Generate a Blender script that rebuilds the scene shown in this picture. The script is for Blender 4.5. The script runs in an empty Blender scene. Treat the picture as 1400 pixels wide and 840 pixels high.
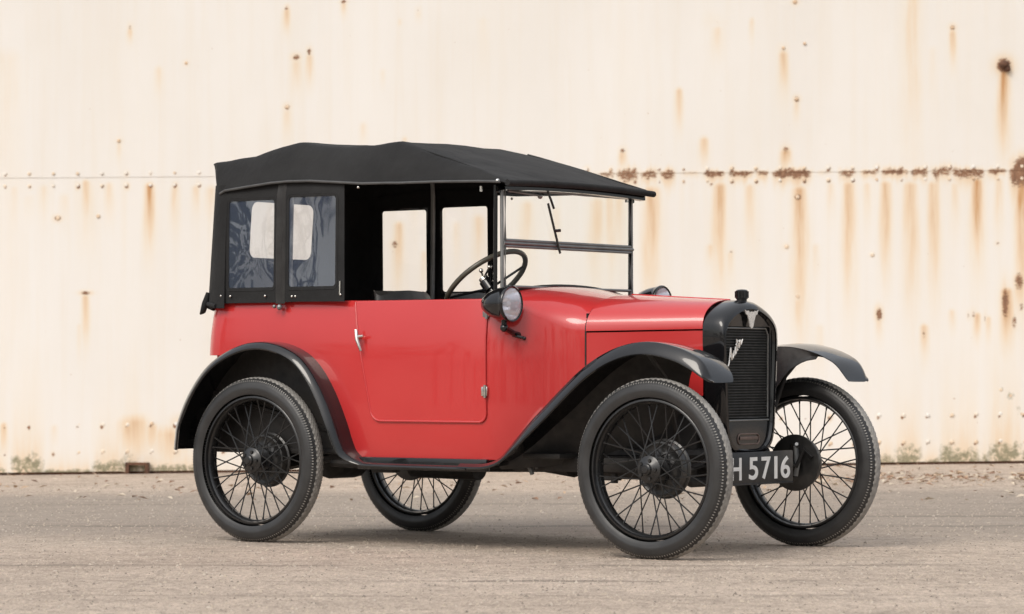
import bpy, bmesh, math, random
import numpy as np
from mathutils import Vector, Matrix

random.seed(7)
rng = np.random.default_rng(7)
R = math.radians
S = bpy.context.scene
COL = S.collection

# ------------------------------------------------------------------ camera
CAM = Vector((8.1617, -9.8867, 0.6936))
YAW, PITCH = -0.63521, 0.0197
FW = Vector((math.sin(YAW) * math.cos(PITCH), math.cos(YAW) * math.cos(PITCH), math.sin(PITCH)))
RT = FW.cross(Vector((0, 0, 1))).normalized()
UP = RT.cross(FW)
cam_d = bpy.data.cameras.new('camera')
cam = bpy.data.objects.new('camera', cam_d)
COL.objects.link(cam)
m = Matrix((RT, UP, -FW)).transposed().to_4x4()
m.translation = CAM
cam.matrix_world = m
cam_d.sensor_width = 36
cam_d.lens = 108.84
cam_d.clip_end = 5000
cam_d.dof.use_dof = True
cam_d.dof.focus_distance = 11.8
cam_d.dof.aperture_fstop = 6.3
S.camera = cam

# ------------------------------------------------------------------ sky, sun, exposure
SUN_DIR = Vector((0.02, -0.71, 0.69)).normalized()       # towards the veiled sun: high over the near side of the car
elev = math.asin(SUN_DIR.z)
azim = math.atan2(SUN_DIR.x, SUN_DIR.y)
W = bpy.data.worlds.new('World')
S.world = W
W.use_nodes = True
wn = W.node_tree.nodes
wl = W.node_tree.links
bg = wn['Background']
sky = wn.new('ShaderNodeTexSky')
sky.sky_type = 'NISHITA'
sky.sun_disc = False
sky.sun_elevation = elev
sky.sun_rotation = azim
sky.air_density = 1.0
sky.dust_density = 4.0
sky.ozone_density = 1.0
hs = wn.new('ShaderNodeHueSaturation')
hs.inputs['Saturation'].default_value = 0.75
wl.new(sky.outputs[0], hs.inputs['Color'])
# thin overcast: the clear sky veiled by cloud that is brightest overhead
stc = wn.new('ShaderNodeTexCoord')
sep = wn.new('ShaderNodeSeparateXYZ')
wl.new(stc.outputs['Generated'], sep.inputs[0])
mr = wn.new('ShaderNodeMapRange')
mr.inputs['From Min'].default_value = 0.0
mr.inputs['From Max'].default_value = 1.0
mr.inputs['To Min'].default_value = 4.5
mr.inputs['To Max'].default_value = 12.0
wl.new(sep.outputs[2], mr.inputs[0])
cc = wn.new('ShaderNodeMix')
cc.data_type = 'RGBA'
cc.blend_type = 'MULTIPLY'
cc.inputs[0].default_value = 1.0
cc.inputs[6].default_value = (0.97, 0.985, 1.0, 1)
wl.new(mr.outputs[0], cc.inputs[7])
cm = wn.new('ShaderNodeMix')
cm.data_type = 'RGBA'
cm.inputs[0].default_value = 0.5
wl.new(hs.outputs[0], cm.inputs[6])
wl.new(cc.outputs[2], cm.inputs[7])
dp = wn.new('ShaderNodeVectorMath')
dp.operation = 'DOT_PRODUCT'
wl.new(stc.outputs['Generated'], dp.inputs[0])
dp.inputs[1].default_value = SUN_DIR
pw = wn.new('ShaderNodeMath')
pw.operation = 'POWER'
mx0 = wn.new('ShaderNodeMath')
mx0.operation = 'MAXIMUM'
mx0.inputs[1].default_value = 0.0
wl.new(dp.outputs['Value'], mx0.inputs[0])
wl.new(mx0.outputs[0], pw.inputs[0])
pw.inputs[1].default_value = 9.0
ml = wn.new('ShaderNodeMath')
ml.operation = 'MULTIPLY'
ml.inputs[1].default_value = 8.0
wl.new(pw.outputs[0], ml.inputs[0])
ad = wn.new('ShaderNodeMix')
ad.data_type = 'RGBA'
ad.blend_type = 'ADD'
ad.inputs[0].default_value = 1.0
wl.new(cm.outputs[2], ad.inputs[6])
wl.new(ml.outputs[0], ad.inputs[7])
wl.new(ad.outputs[2], bg.inputs[0])
bg.inputs[1].default_value = 0.11
sd = bpy.data.lights.new('sun', 'SUN')
sd.energy = 1.1
sd.angle = R(26)
sd.color = (1.0, 0.935, 0.845)
sun = bpy.data.objects.new('sun', sd)
COL.objects.link(sun)
sun.rotation_euler = (-SUN_DIR).to_track_quat('-Z', 'Y').to_euler()
S.view_settings.view_transform = 'Standard'
S.view_settings.look = 'None'
S.view_settings.gamma = 1.0
S.view_settings.use_curve_mapping = False
S.view_settings.exposure = 0.31


# ------------------------------------------------------------------ materials
def mat(name):
    M = bpy.data.materials.new(name)
    M.use_nodes = True
    nt = M.node_tree
    return M, nt, nt.nodes['Principled BSDF']


def add(nt, kind, **kw):
    n = nt.nodes.new(kind)
    for k, v in kw.items():
        if k in n.inputs:
            n.inputs[k].default_value = v
        else:
            setattr(n, k, v)
    return n


def noise(nt, scale, detail=4, rough=0.55, vec=None, stretch=None, coord='Object'):
    tc = add(nt, 'ShaderNodeTexCoord')
    src = tc.outputs[coord] if vec is None else vec
    if stretch:
        mp = add(nt, 'ShaderNodeMapping')
        mp.inputs['Scale'].default_value = stretch
        nt.links.new(src, mp.inputs[0])
        src = mp.outputs[0]
    n = add(nt, 'ShaderNodeTexNoise')
    n.inputs['Scale'].default_value = scale
    n.inputs['Detail'].default_value = detail
    n.inputs['Roughness'].default_value = rough
    nt.links.new(src, n.inputs['Vector'])
    return n.outputs['Fac']


def ramp(nt, fac, stops):
    r = add(nt, 'ShaderNodeValToRGB')
    el = r.color_ramp.elements
    while len(el) < len(stops):
        el.new(0.5)
    for e, (p, c) in zip(el, stops):
        e.position = p
        e.color = (*c, 1) if len(c) == 3 else c
    nt.links.new(fac, r.inputs[0])
    return r.outputs[0]


def g(v):
    return (v, v, v)


def mix(nt, fac, a, b, mode='MIX'):
    n = add(nt, 'ShaderNodeMix', data_type='RGBA', blend_type=mode)
    for sock, v in ((0, fac), (6, a), (7, b)):
        if hasattr(v, 'is_linked') or isinstance(v, bpy.types.NodeSocket):
            nt.links.new(v, n.inputs[sock])
        elif sock == 0:
            n.inputs[0].default_value = v
        else:
            n.inputs[sock].default_value = (*v, 1)
    return n.outputs[2]


def math_n(nt, op, a, b=None):
    n = add(nt, 'ShaderNodeMath', operation=op)
    for i, v in enumerate((a, b)):
        if v is None:
            continue
        if isinstance(v, bpy.types.NodeSocket):
            nt.links.new(v, n.inputs[i])
        else:
            n.inputs[i].default_value = v
    return n.outputs[0]


def bump(nt, P, h, strength=0.3, dist=0.01):
    b = add(nt, 'ShaderNodeBump')
    b.inputs['Strength'].default_value = strength
    b.inputs['Distance'].default_value = dist
    nt.links.new(h, b.inputs['Height'])
    nt.links.new(b.outputs[0], P.inputs['Normal'])
    return b


def simple(name, c0, c1, rough0, rough1, scale=8, metal=0.0, coat=0.0, bmp=0.0, bscale=60, bdist=0.002, spec=0.5):
    M, nt, P = mat(name)
    n = noise(nt, scale)
    nt.links.new(ramp(nt, n, [(0.3, c0), (0.7, c1)]), P.inputs['Base Color'])
    nt.links.new(ramp(nt, noise(nt, scale * 2.3), [(0.3, g(rough0)), (0.7, g(rough1))]), P.inputs['Roughness'])
    P.inputs['Metallic'].default_value = metal
    P.inputs['Coat Weight'].default_value = coat
    P.inputs['Coat Roughness'].default_value = 0.03
    P.inputs['Specular IOR Level'].default_value = spec
    if bmp:
        bump(nt, P, noise(nt, bscale), bmp, bdist)
    return M


RED = simple('red_paint', (0.48, 0.024, 0.024), (0.51, 0.028, 0.028), 0.30, 0.38, 3, coat=1.0, spec=0.3)
nt = RED.node_tree
nt.nodes['Principled BSDF'].inputs['Coat Roughness'].default_value = 0.055
bump(nt, nt.nodes['Principled BSDF'], noise(nt, 2.6, 0), 0.35, 0.012)
BLACK = simple('black_paint', (0.006, 0.006, 0.0068), (0.009, 0.009, 0.010), 0.08, 0.16, 5, coat=0.7, spec=0.22)
CHASSIS = simple('chassis_black', (0.008, 0.008, 0.008), (0.02, 0.017, 0.015), 0.5, 0.75, 14, bmp=0.3, bscale=40)
RIM = simple('wheel_enamel', (0.010, 0.010, 0.011), (0.016, 0.016, 0.016), 0.25, 0.4, 12, coat=0.2)
TRIM = simple('interior_trim', (0.010, 0.009, 0.009), (0.018, 0.017, 0.016), 0.55, 0.8, 10, bmp=0.3, bscale=30)
LEATHER = simple('seat_leather', (0.024, 0.022, 0.021), (0.045, 0.042, 0.04), 0.3, 0.5, 9, bmp=0.3, bscale=25, bdist=0.004)
CHROME = simple('nickel', (0.62, 0.60, 0.56), (0.72, 0.70, 0.66), 0.12, 0.25, 10, metal=1.0)
STEEL = simple('dull_steel', (0.20, 0.205, 0.205), (0.28, 0.285, 0.285), 0.32, 0.45, 12, metal=0.7)
WHITE = simple('plate_white', (0.72, 0.72, 0.71), (0.82, 0.82, 0.80), 0.45, 0.6, 30)
PLATE = simple('plate_black', (0.010, 0.011, 0.013), (0.02, 0.021, 0.024), 0.3, 0.45, 14)
WHEELRIM = simple('steering_rim', (0.05, 0.046, 0.034), (0.08, 0.074, 0.056), 0.25, 0.4, 10)
SILVER = simple('badge_silver', (0.75, 0.72, 0.68), (0.85, 0.82, 0.78), 0.2, 0.35, 30, metal=0.5)

# hood cloth: black double duck with a weave and slack
HOOD, nt, P = mat('hood_cloth')
nt.links.new(ramp(nt, noise(nt, 3.5, 6), [(0.3, (0.014, 0.014, 0.0145)), (0.7, (0.025, 0.025, 0.0255))]), P.inputs['Base Color'])
P.inputs['Roughness'].default_value = 0.82
P.inputs['Sheen Weight'].default_value = 0.03
P.inputs['Sheen Roughness'].default_value = 0.5
P.inputs['Specular IOR Level'].default_value = 0.2
h1 = noise(nt, 5, 3)
h2 = noise(nt, 420, 2)
h3 = noise(nt, 15, 3, 0.55, None, (1, 1, 0.6))
bump(nt, P, math_n(nt, 'ADD', math_n(nt, 'ADD', h1, math_n(nt, 'MULTIPLY', h3, 0.3)), math_n(nt, 'MULTIPLY', h2, 0.05)), 0.6, 0.026)

PIPING = simple('hood_piping', (0.05, 0.05, 0.05), (0.075, 0.075, 0.074), 0.5, 0.6, 20)

# tyre rubber, a little dusty; tread paled further for light falling on it
TYRE, nt, P = mat('tyre_rubber')
nt.links.new(ramp(nt, noise(nt, 16, 6), [(0.3, (0.020, 0.020, 0.0205)), (0.75, (0.034, 0.034, 0.034))]), P.inputs['Base Color'])
nt.links.new(ramp(nt, noise(nt, 30), [(0.3, g(0.36)), (0.7, g(0.52))]), P.inputs['Roughness'])
bump(nt, P, noise(nt, 160, 3), 0.2, 0.001)
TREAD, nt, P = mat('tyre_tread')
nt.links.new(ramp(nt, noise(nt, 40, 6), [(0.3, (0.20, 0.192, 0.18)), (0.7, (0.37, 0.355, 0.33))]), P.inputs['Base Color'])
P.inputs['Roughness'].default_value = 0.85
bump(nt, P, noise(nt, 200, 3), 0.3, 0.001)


def glassy(name, tint, ior, rough, wav=0.0, wscale=6, sky_haze=0.0):
    """thin sheet: clear straight through, Fresnel reflection on top"""
    M = bpy.data.materials.new(name)
    M.use_nodes = True
    nt = M.node_tree
    nt.nodes.clear()
    out = add(nt, 'ShaderNodeOutputMaterial')
    tr = add(nt, 'ShaderNodeBsdfTransparent')
    tr.inputs[0].default_value = (*tint, 1)
    gl = add(nt, 'ShaderNodeBsdfGlossy')
    gl.inputs['Roughness'].default_value = rough
    lw = add(nt, 'ShaderNodeLayerWeight')
    f0 = ((ior - 1) / (ior + 1)) ** 2
    f5 = math_n(nt, 'POWER', lw.outputs['Facing'], 5.0)
    fac = math_n(nt, 'ADD', math_n(nt, 'MULTIPLY', f5, 1 - f0), f0)
    mx = add(nt, 'ShaderNodeMixShader')
    nt.links.new(fac, mx.inputs[0])
    nt.links.new(tr.outputs[0], mx.inputs[1])
    nt.links.new(gl.outputs[0], mx.inputs[2])
    res = mx.outputs[0]
    if sky_haze:                                    # milky celluloid; the pale diffuse also paints in reflected sky
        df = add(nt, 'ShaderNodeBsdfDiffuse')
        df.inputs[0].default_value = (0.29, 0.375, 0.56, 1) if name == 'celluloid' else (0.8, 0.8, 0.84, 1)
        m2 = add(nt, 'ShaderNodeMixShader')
        m2.inputs[0].default_value = sky_haze
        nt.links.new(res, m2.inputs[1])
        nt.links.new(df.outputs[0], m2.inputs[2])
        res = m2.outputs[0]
    nt.links.new(res, out.inputs[0])
    if wav:
        b = add(nt, 'ShaderNodeBump')
        b.inputs['Strength'].default_value = wav
        b.inputs['Distance'].default_value = 0.02
        nt.links.new(noise(nt, wscale, 3), b.inputs['Height'])
        nt.links.new(b.outputs[0], gl.inputs['Normal'])
    return M


GLASS = glassy('windscreen_glass', (0.97, 0.98, 0.97), 1.5, 0.0)
CELL = glassy('celluloid', (0.985, 0.98, 0.97), 3.0, 0.015, 0.075, 2.0, 0.115)  # near panes: blue-grey diffuse stands in for mirrored sky
CELLC = glassy('clear_celluloid', (0.99, 0.985, 0.975), 1.7, 0.0, 0.16, 4, 0.01)  # brighter copy of the same sheet, almost without the painted sky
LENS = glassy('lamp_glass', (0.95, 0.95, 0.98), 1.6, 0.08, 0.3, 40, 0.30)  # whitish diffuse share stands in for sky reflected in the lens


# ------------------------------------------------------------------ geometry helpers
class MB:
    def __init__(self):
        self.bm = bmesh.new()

    def grid(self, rows, closed_u=False, closed_v=False, mi=0):
        bm = self.bm
        vs = [[bm.verts.new(p) for p in r] for r in rows]
        nu, nv = len(vs), len(vs[0])
        for i in range(nu if closed_u else nu - 1):
            for j in range(nv if closed_v else nv - 1):
                a, b = vs[i][j], vs[(i + 1) % nu][j]
                c, d = vs[(i + 1) % nu][(j + 1) % nv], vs[i][(j + 1) % nv]
                try:
                    f = bm.faces.new((a, b, c, d))
                    f.material_index = mi
                except ValueError:
                    pass
        return vs

    def face(self, pts, mi=0):
        f = self.bm.faces.new([self.bm.verts.new(p) for p in pts])
        f.material_index = mi
        return f

    def tube(self, pts, r, n=10, cap=True, closed=False, flat=None, mi=0):
        pts = [Vector(p) for p in pts]
        rows = []
        N = len(pts)
        prev = None
        for i, p in enumerate(pts):
            if closed:
                t = (pts[(i + 1) % N] - pts[i - 1]).normalized()
            else:
                t = (pts[min(i + 1, N - 1)] - pts[max(i - 1, 0)]).normalized()
            if prev is None:
                a = Vector((0, 0, 1)) if abs(t.z) < 0.9 else Vector((0, 1, 0))
                nrm = (a - t * a.dot(t)).normalized()
            else:
                nrm = (prev - t * prev.dot(t)).normalized()
            prev = nrm
            b = t.cross(nrm)
            rr = r[i] if isinstance(r, (list, tuple)) else r
            rows.append([p + rr * (math.cos(k * 2 * math.pi / n) * nrm + math.sin(k * 2 * math.pi / n) * b * (flat or 1)) for k in range(n)])
        vs = self.grid(rows, closed_u=closed, closed_v=True, mi=mi)
        if cap and not closed:
            for ring in (vs[0], vs[-1]):
                try:
                    self.bm.faces.new(ring).material_index = mi
                except ValueError:
                    pass
        return self

    def lathe(self, prof, c=(0, 0, 0), axis='Y', n=48, mi=0, closed=False):
        """prof: list of (axial, radius)"""
        c = Vector(c)
        rows = []
        for k in range(n):
            a = 2 * math.pi * k / n
            row = []
            for h, r in prof:
                if axis == 'Y':
                    row.append(c + Vector((r * math.cos(a), h, r * math.sin(a))))
                elif axis == 'X':
                    row.append(c + Vector((h, r * math.cos(a), r * math.sin(a))))
                else:
                    row.append(c + Vector((r * math.cos(a), r * math.sin(a), h)))
            rows.append(row)
        self.grid(rows, closed_u=True, closed_v=closed, mi=mi)
        return self

    def box(self, lo, hi, bev=0.0, mi=0):
        b2 = bmesh.new()
        bmesh.ops.create_cube(b2, size=1)
        lo, hi = Vector(lo), Vector(hi)
        for v in b2.verts:
            v.co = Vector([lo[i] + (v.co[i] + 0.5) * (hi[i] - lo[i]) for i in range(3)])
        if bev:
            bmesh.ops.bevel(b2, geom=b2.edges[:], offset=bev, segments=2, affect='EDGES', profile=0.5)
        vm = {v: self.bm.verts.new(v.co) for v in b2.verts}
        for f in b2.faces:
            self.bm.faces.new([vm[v] for v in f.verts]).material_index = mi
        b2.free()
        return self

    def sphere(self, c, r, seg=10, rings=6, scale=(1, 1, 1)):
        b2 = bmesh.new()
        bmesh.ops.create_uvsphere(b2, u_segments=seg, v_segments=rings, radius=1)
        vm = {v: self.bm.verts.new(Vector(c) + Vector([v.co[i] * r * scale[i] for i in range(3)])) for v in b2.verts}
        for f in b2.faces:
            self.bm.faces.new([vm[v] for v in f.verts])
        b2.free()
        return self

    def orient(self, center):
        bmesh.ops.recalc_face_normals(self.bm, faces=self.bm.faces[:])
        self.bm.normal_update()
        s = sum((f.calc_center_median() - Vector(center)).dot(f.normal) * f.calc_area() for f in self.bm.faces)
        if s < 0:
            bmesh.ops.reverse_faces(self.bm, faces=self.bm.faces[:])
        return self

    def build(self, name, mats, parent=None, smooth=40, solid=None, offset=0.0, inner=False, weld=True, normals=True):
        bm = self.bm
        if weld:
            bmesh.ops.remove_doubles(bm, verts=bm.verts[:], dist=1e-5)
        if normals and not inner:
            bmesh.ops.recalc_face_normals(bm, faces=bm.faces[:])
        me = bpy.data.meshes.new(name)
        bm.to_mesh(me)
        bm.free()
        for mm in (mats if isinstance(mats, (list, tuple)) else [mats]):
            me.materials.append(mm)
        o = bpy.data.objects.new(name, me)
        COL.objects.link(o)
        if parent:
            o.parent = parent
        if smooth:
            me.polygons.foreach_set('use_smooth', [True] * len(me.polygons))
            me.set_sharp_from_angle(angle=R(smooth))
        if solid:
            md = o.modifiers.new('thickness', 'SOLIDIFY')
            md.thickness = solid
            md.offset = offset
            if inner:
                md.material_offset = 1
            if smooth:
                es = o.modifiers.new('sharp_edges', 'EDGE_SPLIT')
                es.split_angle = R(smooth)
                es.use_edge_sharp = False
        return o


def tag(o, label=None, cat=None, group=None, kind=None):
    for k, v in (('label', label), ('category', cat), ('group', group), ('kind', kind)):
        if v:
            o[k] = v
    return o


def lerp_table(tab, x, k=1):
    if x <= tab[0][0]:
        return tab[0][k]
    for a, b in zip(tab, tab[1:]):
        if x <= b[0]:
            t = (x - a[0]) / (b[0] - a[0])
            return a[k] + (b[k] - a[k]) * t
    return tab[-1][k]


def spline(pts, n):
    """Catmull-Rom through pts (tuples of any length), n samples per span"""
    P_ = [np.array(p, float) for p in pts]
    P_ = [2 * P_[0] - P_[1]] + P_ + [2 * P_[-1] - P_[-2]]
    out = []
    for i in range(1, len(P_) - 2):
        for k in range(n):
            t = k / n
            a, b, c, d = P_[i - 1:i + 3]
            out.append(0.5 * (2 * b + (c - a) * t + (2 * a - 5 * b + 4 * c - d) * t * t + (3 * b - a - 3 * c + d) * t ** 3))
    out.append(P_[-2])
    return out


def rounded(x0, x1, z0, z1, r, n=5):
    pts = []
    for cx, cz_, a0 in ((x1 - r, z1 - r, 0), (x0 + r, z1 - r, 90), (x0 + r, z0 + r, 180), (x1 - r, z0 + r, 270)):
        for k in range(n + 1):
            a = R(a0 + 90 * k / n)
            pts.append((cx + r * math.cos(a), cz_ + r * math.sin(a)))
    return pts


def smooth01(t):
    t = min(1, max(0, t))
    return t * t * (3 - 2 * t)


# ------------------------------------------------------------------ ground
FH = Vector((math.sin(YAW), math.cos(YAW), 0))
RH = Vector((math.cos(YAW), -math.sin(YAW), 0))
C0 = Vector((CAM.x, CAM.y, 0))
WALL_D = 21.2
SLOPE = 0.0117


def gz(u, d):
    return SLOPE * max(-6, min(6, u)) * smooth01((d - 14.5) / 6)


def gpt(u, d, z=0.0):
    p = C0 + RH * u + FH * d
    return Vector((p.x, p.y, gz(u, d) + z))


us = [-1500, -400, -100, -40, -20] + [x * 0.5 for x in range(-28, 29)] + [20, 40, 100, 400, 1500]
ds = [-1500, -400, -100, -40, -15, -5] + [x * 0.5 for x in range(0, 53)] + [30, 40, 100, 400, 1500]
b = MB()
b.grid([[gpt(u, d) for d in ds] for u in us])
GROUND, nt, P = mat('gravelly_asphalt')
tc = add(nt, 'ShaderNodeTexCoord')
mp = add(nt, 'ShaderNodeMapping', vector_type='POINT')
mp.inputs['Rotation'].default_value = (0, 0, YAW)       # x along the wall, y away from the viewer
nt.links.new(tc.outputs['Object'], mp.inputs[0])
V = mp.outputs[0]
big = noise(nt, 0.55, 5, 0.6, V, (0.6, 1.3, 1))
med = noise(nt, 3.4, 7, 0.7, V, (0.8, 1.3, 1))
fine = noise(nt, 30, 5, 0.75, V, (1, 0.45, 1))
clod = noise(nt, 11, 6, 0.75, V, (1.2, 0.6, 1))
grit = noise(nt, 95, 3, 0.7, V, (1, 0.4, 1))
col = ramp(nt, big, [(0.30, (0.385, 0.318, 0.252)), (0.50, (0.45, 0.375, 0.30)), (0.72, (0.495, 0.415, 0.335))])
col = mix(nt, 0.75, col, ramp(nt, med, [(0.28, g(0.66)), (0.5, g(0.98)), (0.75, g(1.2))]), 'MULTIPLY')
col = mix(nt, 0.5, col, ramp(nt, fine, [(0.28, g(0.45)), (0.5, g(1.0)), (0.74, g(1.5))]), 'MULTIPLY')
col = mix(nt, 0.5, col, ramp(nt, clod, [(0.28, g(0.55)), (0.5, g(1.0)), (0.74, g(1.35))]), 'MULTIPLY')
col = mix(nt, 0.6, col, ramp(nt, grit, [(0.28, g(0.45)), (0.5, g(1.0)), (0.74, g(1.6))]), 'MULTIPLY')
col = mix(nt, 1.0, col, (1.02, 1.0, 1.015), 'MULTIPLY')
# a darker, older lane of tar between the dusty yard and the wall
sy = add(nt, 'ShaderNodeSeparateXYZ')
nt.links.new(V, sy.inputs[0])
lane_y = (Matrix.Rotation(YAW, 3, 'Z') @ C0).y
ld = math_n(nt, 'ADD', math_n(nt, 'SUBTRACT', sy.outputs[1], lane_y + 15.0), math_n(nt, 'MULTIPLY', math_n(nt, 'SUBTRACT', noise(nt, .6, 5, .6, V, (.5, 1, 1)), .5), 2.6))
lane = ramp(nt, math_n(nt, 'DIVIDE', math_n(nt, 'ABSOLUTE', ld), 4.0), [(0.45, g(0.62)), (0.72, g(0))])
col = mix(nt, lane, col, (0.235, 0.205, 0.175))
# pale stones set in the tar
vo = add(nt, 'ShaderNodeTexVoronoi')
vo.inputs['Scale'].default_value = 26
nt.links.new(V, vo.inputs['Vector'])
st = ramp(nt, vo.outputs['Distance'], [(0.10, g(1)), (0.2, g(0))])
selr = add(nt, 'ShaderNodeSeparateColor')
nt.links.new(vo.outputs['Color'], selr.inputs[0])
st = math_n(nt, 'MULTIPLY', st, math_n(nt, 'GREATER_THAN', selr.outputs[0], 0.8))
col = mix(nt, math_n(nt, 'MULTIPLY', st, 0.3), col, (0.50, 0.45, 0.385))
# dark damp joints running along the wall
sx = add(nt, 'ShaderNodeSeparateXYZ')
nt.links.new(V, sx.inputs[0])
cam_y = (Matrix.Rotation(YAW, 3, 'Z') @ C0).y
wob = math_n(nt, 'MULTIPLY', noise(nt, 1.1, 5, 0.6, V, (1, 0.1, 1)), 0.22)
brk = ramp(nt, noise(nt, 1.4, 4, 0.6, V, (0.8, 2, 1)), [(0.42, g(0)), (0.56, g(1))])
yy = math_n(nt, 'ADD', sx.outputs[1], wob)
for dd, wid, amt in ((10.1, 0.03, 0.75), (10.9, 0.04, 0.5), (13.6, 0.06, 0.55), (14.5, 0.05, 0.5), (15.8, 0.06, 0.4), (9.45, 0.03, 0.45)):
    dist = math_n(nt, 'ABSOLUTE', math_n(nt, 'SUBTRACT', yy, cam_y + dd + 0.11))
    l = ramp(nt, math_n(nt, 'DIVIDE', dist, wid * 2), [(0.0, g(1)), (1.0, g(0))])
    l = math_n(nt, 'MULTIPLY', math_n(nt, 'MULTIPLY', l, brk), amt)
    col = mix(nt, l, col, (0.10, 0.085, 0.07))
nt.links.new(col, P.inputs['Base Color'])
P.inputs['Roughness'].default_value = 0.9
P.inputs['Specular IOR Level'].default_value = 0.25
hh = math_n(nt, 'ADD', math_n(nt, 'MULTIPLY', clod, 0.9), math_n(nt, 'ADD', math_n(nt, 'MULTIPLY', fine, 0.5), math_n(nt, 'MULTIPLY', grit, 0.25)))
bump(nt, P, hh, 0.9, 0.02)
tag(b.build('ground', GROUND, smooth=None), kind='structure')

# loose stones and leaf litter (nobody could count them)
b = MB()
for k in range(15000):
    d = 8.2 + 11 * rng.random() ** 1.15
    u = rng.uniform(-0.19, 0.19) * d
    s = rng.uniform(0.002, 0.0055) * (1.5 if rng.random() < .06 else 1)
    c = gpt(u, d, s * 0.25)
    ring = [c + Vector((math.cos(a) * s * rng.uniform(.7, 1.3), math.sin(a) * s * rng.uniform(.7, 1.3), -s * 0.25)) for a in np.linspace(0, 6.283, 6)[:-1]]
    top = b.bm.verts.new(c + Vector((0, 0, s * rng.uniform(.5, .9))))
    rv = [b.bm.verts.new(p) for p in ring]
    mi = int(rng.choice([0, 0, 0, 0, 0, 1, 1, 2]))
    for i in range(5):
        b.bm.faces.new((rv[i], rv[(i + 1) % 5], top)).material_index = mi
STONES = [simple('grit_' + n_, c0, c1, 0.8, 0.95, 6) for n_, c0, c1 in (('tan', (0.36, 0.30, 0.24), (0.46, 0.39, 0.31)), ('dark', (0.17, 0.145, 0.12), (0.27, 0.23, 0.19)), ('pale', (0.42, 0.36, 0.30), (0.50, 0.44, 0.37)))]
tag(b.build('gravel', STONES, smooth=None, weld=False), 'loose grit scattered over the worn asphalt yard', 'gravel', kind='stuff')

b = MB()
for k in range(2400):
    if rng.random() < 0.85:
        d = 18.6 + rng.normal() * 0.42
        u = rng.uniform(-4.2, 4.4)
        if u < 1.5 and rng.random() < 0.97:
            continue
    else:
        d = rng.uniform(16, 21)
        u = rng.uniform(-4.2, 4.2)
    s = rng.uniform(0.012, 0.034)
    a = rng.uniform(0, 6.283)
    c = gpt(u, d, rng.uniform(0.004, 0.02))
    e1 = Vector((math.cos(a), math.sin(a), rng.uniform(-.5, .5)))
    e2 = Vector((-math.sin(a), math.cos(a), rng.uniform(-.5, .5)))
    pts = [c - e1 * s, c - e2 * s * .45 + Vector((0, 0, s * .3)), c + e1 * s, c + e2 * s * .45 + Vector((0, 0, s * .3))]
    for p in pts:
        p.z = max(p.z, c.z - 0.003)
    b.face(pts, int(rng.integers(0, 3)))
LEAF = [simple('dead_leaf_' + n, c0, c1, 0.7, 0.9, 9) for n, c0, c1 in (
    ('tan', (0.36, 0.25, 0.17), (0.48, 0.35, 0.24)), ('brown', (0.2, 0.11, 0.07), (0.3, 0.18, 0.11)), ('pale', (0.48, 0.40, 0.31), (0.6, 0.52, 0.41)))]
tag(b.build('dead_leaves', LEAF, smooth=None, weld=False), 'drift of dry brown leaves along the foot of the rusty wall', 'leaves', kind='stuff')

# the wood on the far side of the yard, which the side windows and the paint mirror
mir = Vector((-.62, -.785, 0)).normalized()
sid = Vector((-.785, .62, 0)).normalized()
b = MB()
for k in range(70):
    a = R(rng.uniform(-200, 20))
    dist = rng.uniform(24, 34)
    cx, cy = 3 + dist * math.cos(a), -8 + dist * math.sin(a)
    if (Vector((cx, cy, 0)) - C0).dot(FH) > -6:
        continue
    bare = abs((Vector((cx, cy, 0)) - mir * 29).dot(sid)) < 4
    ht = rng.uniform(5.5, 10)
    base_ = Vector((cx, cy, 0))
    lean = Vector((rng.uniform(-.5, .5), rng.uniform(-.5, .5), 0))
    b.tube([base_, base_ + lean * .4 + Vector((0, 0, ht * .4)), base_ + lean + Vector((0, 0, ht * .8))], [.2, .15, .06], 6)
    for q in range(9):
        z = ht * rng.uniform(.3, .8)
        p0 = base_ + lean * z / ht + Vector((0, 0, z))
        d_ = Vector((rng.normal(), rng.normal(), rng.uniform(.2, .9))).normalized() * ht * rng.uniform(.15, .32)
        b.tube([p0, p0 + d_ * .5 + Vector((0, 0, .2)), p0 + d_], [.06, .04, .015], 5)
        for w_ in range(0 if bare else 16):
            c = p0 + d_ * rng.uniform(.5, 1.15) + Vector(rng.normal(0, ht * .06, 3))
            s_ = rng.uniform(.10, .28)
            e1_ = Vector(rng.normal(0, 1, 3)).normalized()
            e2_ = e1_.orthogonal().normalized()
            b.face([c - e1_ * s_, c - e2_ * s_ * .6, c + e1_ * s_, c + e2_ * s_ * .6], 1)
def grow(p, d, L, r, depth):
    q = p + d * L * .5 + Vector(rng.normal(0, .04 * L, 3))
    e = p + d * L
    b.tube([p, q, e], [r, r * .85, r * .7], 4, cap=False)
    if depth == 0:
        return
    for _ in range(3 if depth > 2 else 4):
        t_ = rng.uniform(.35, 1.0)
        nd = (d * .75 + Vector(rng.normal(0, .55, 3)) + Vector((0, 0, .12))).normalized()
        grow(p.lerp(e, t_), nd, L * rng.uniform(.5, .75), r * .55, depth - 1)


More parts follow.
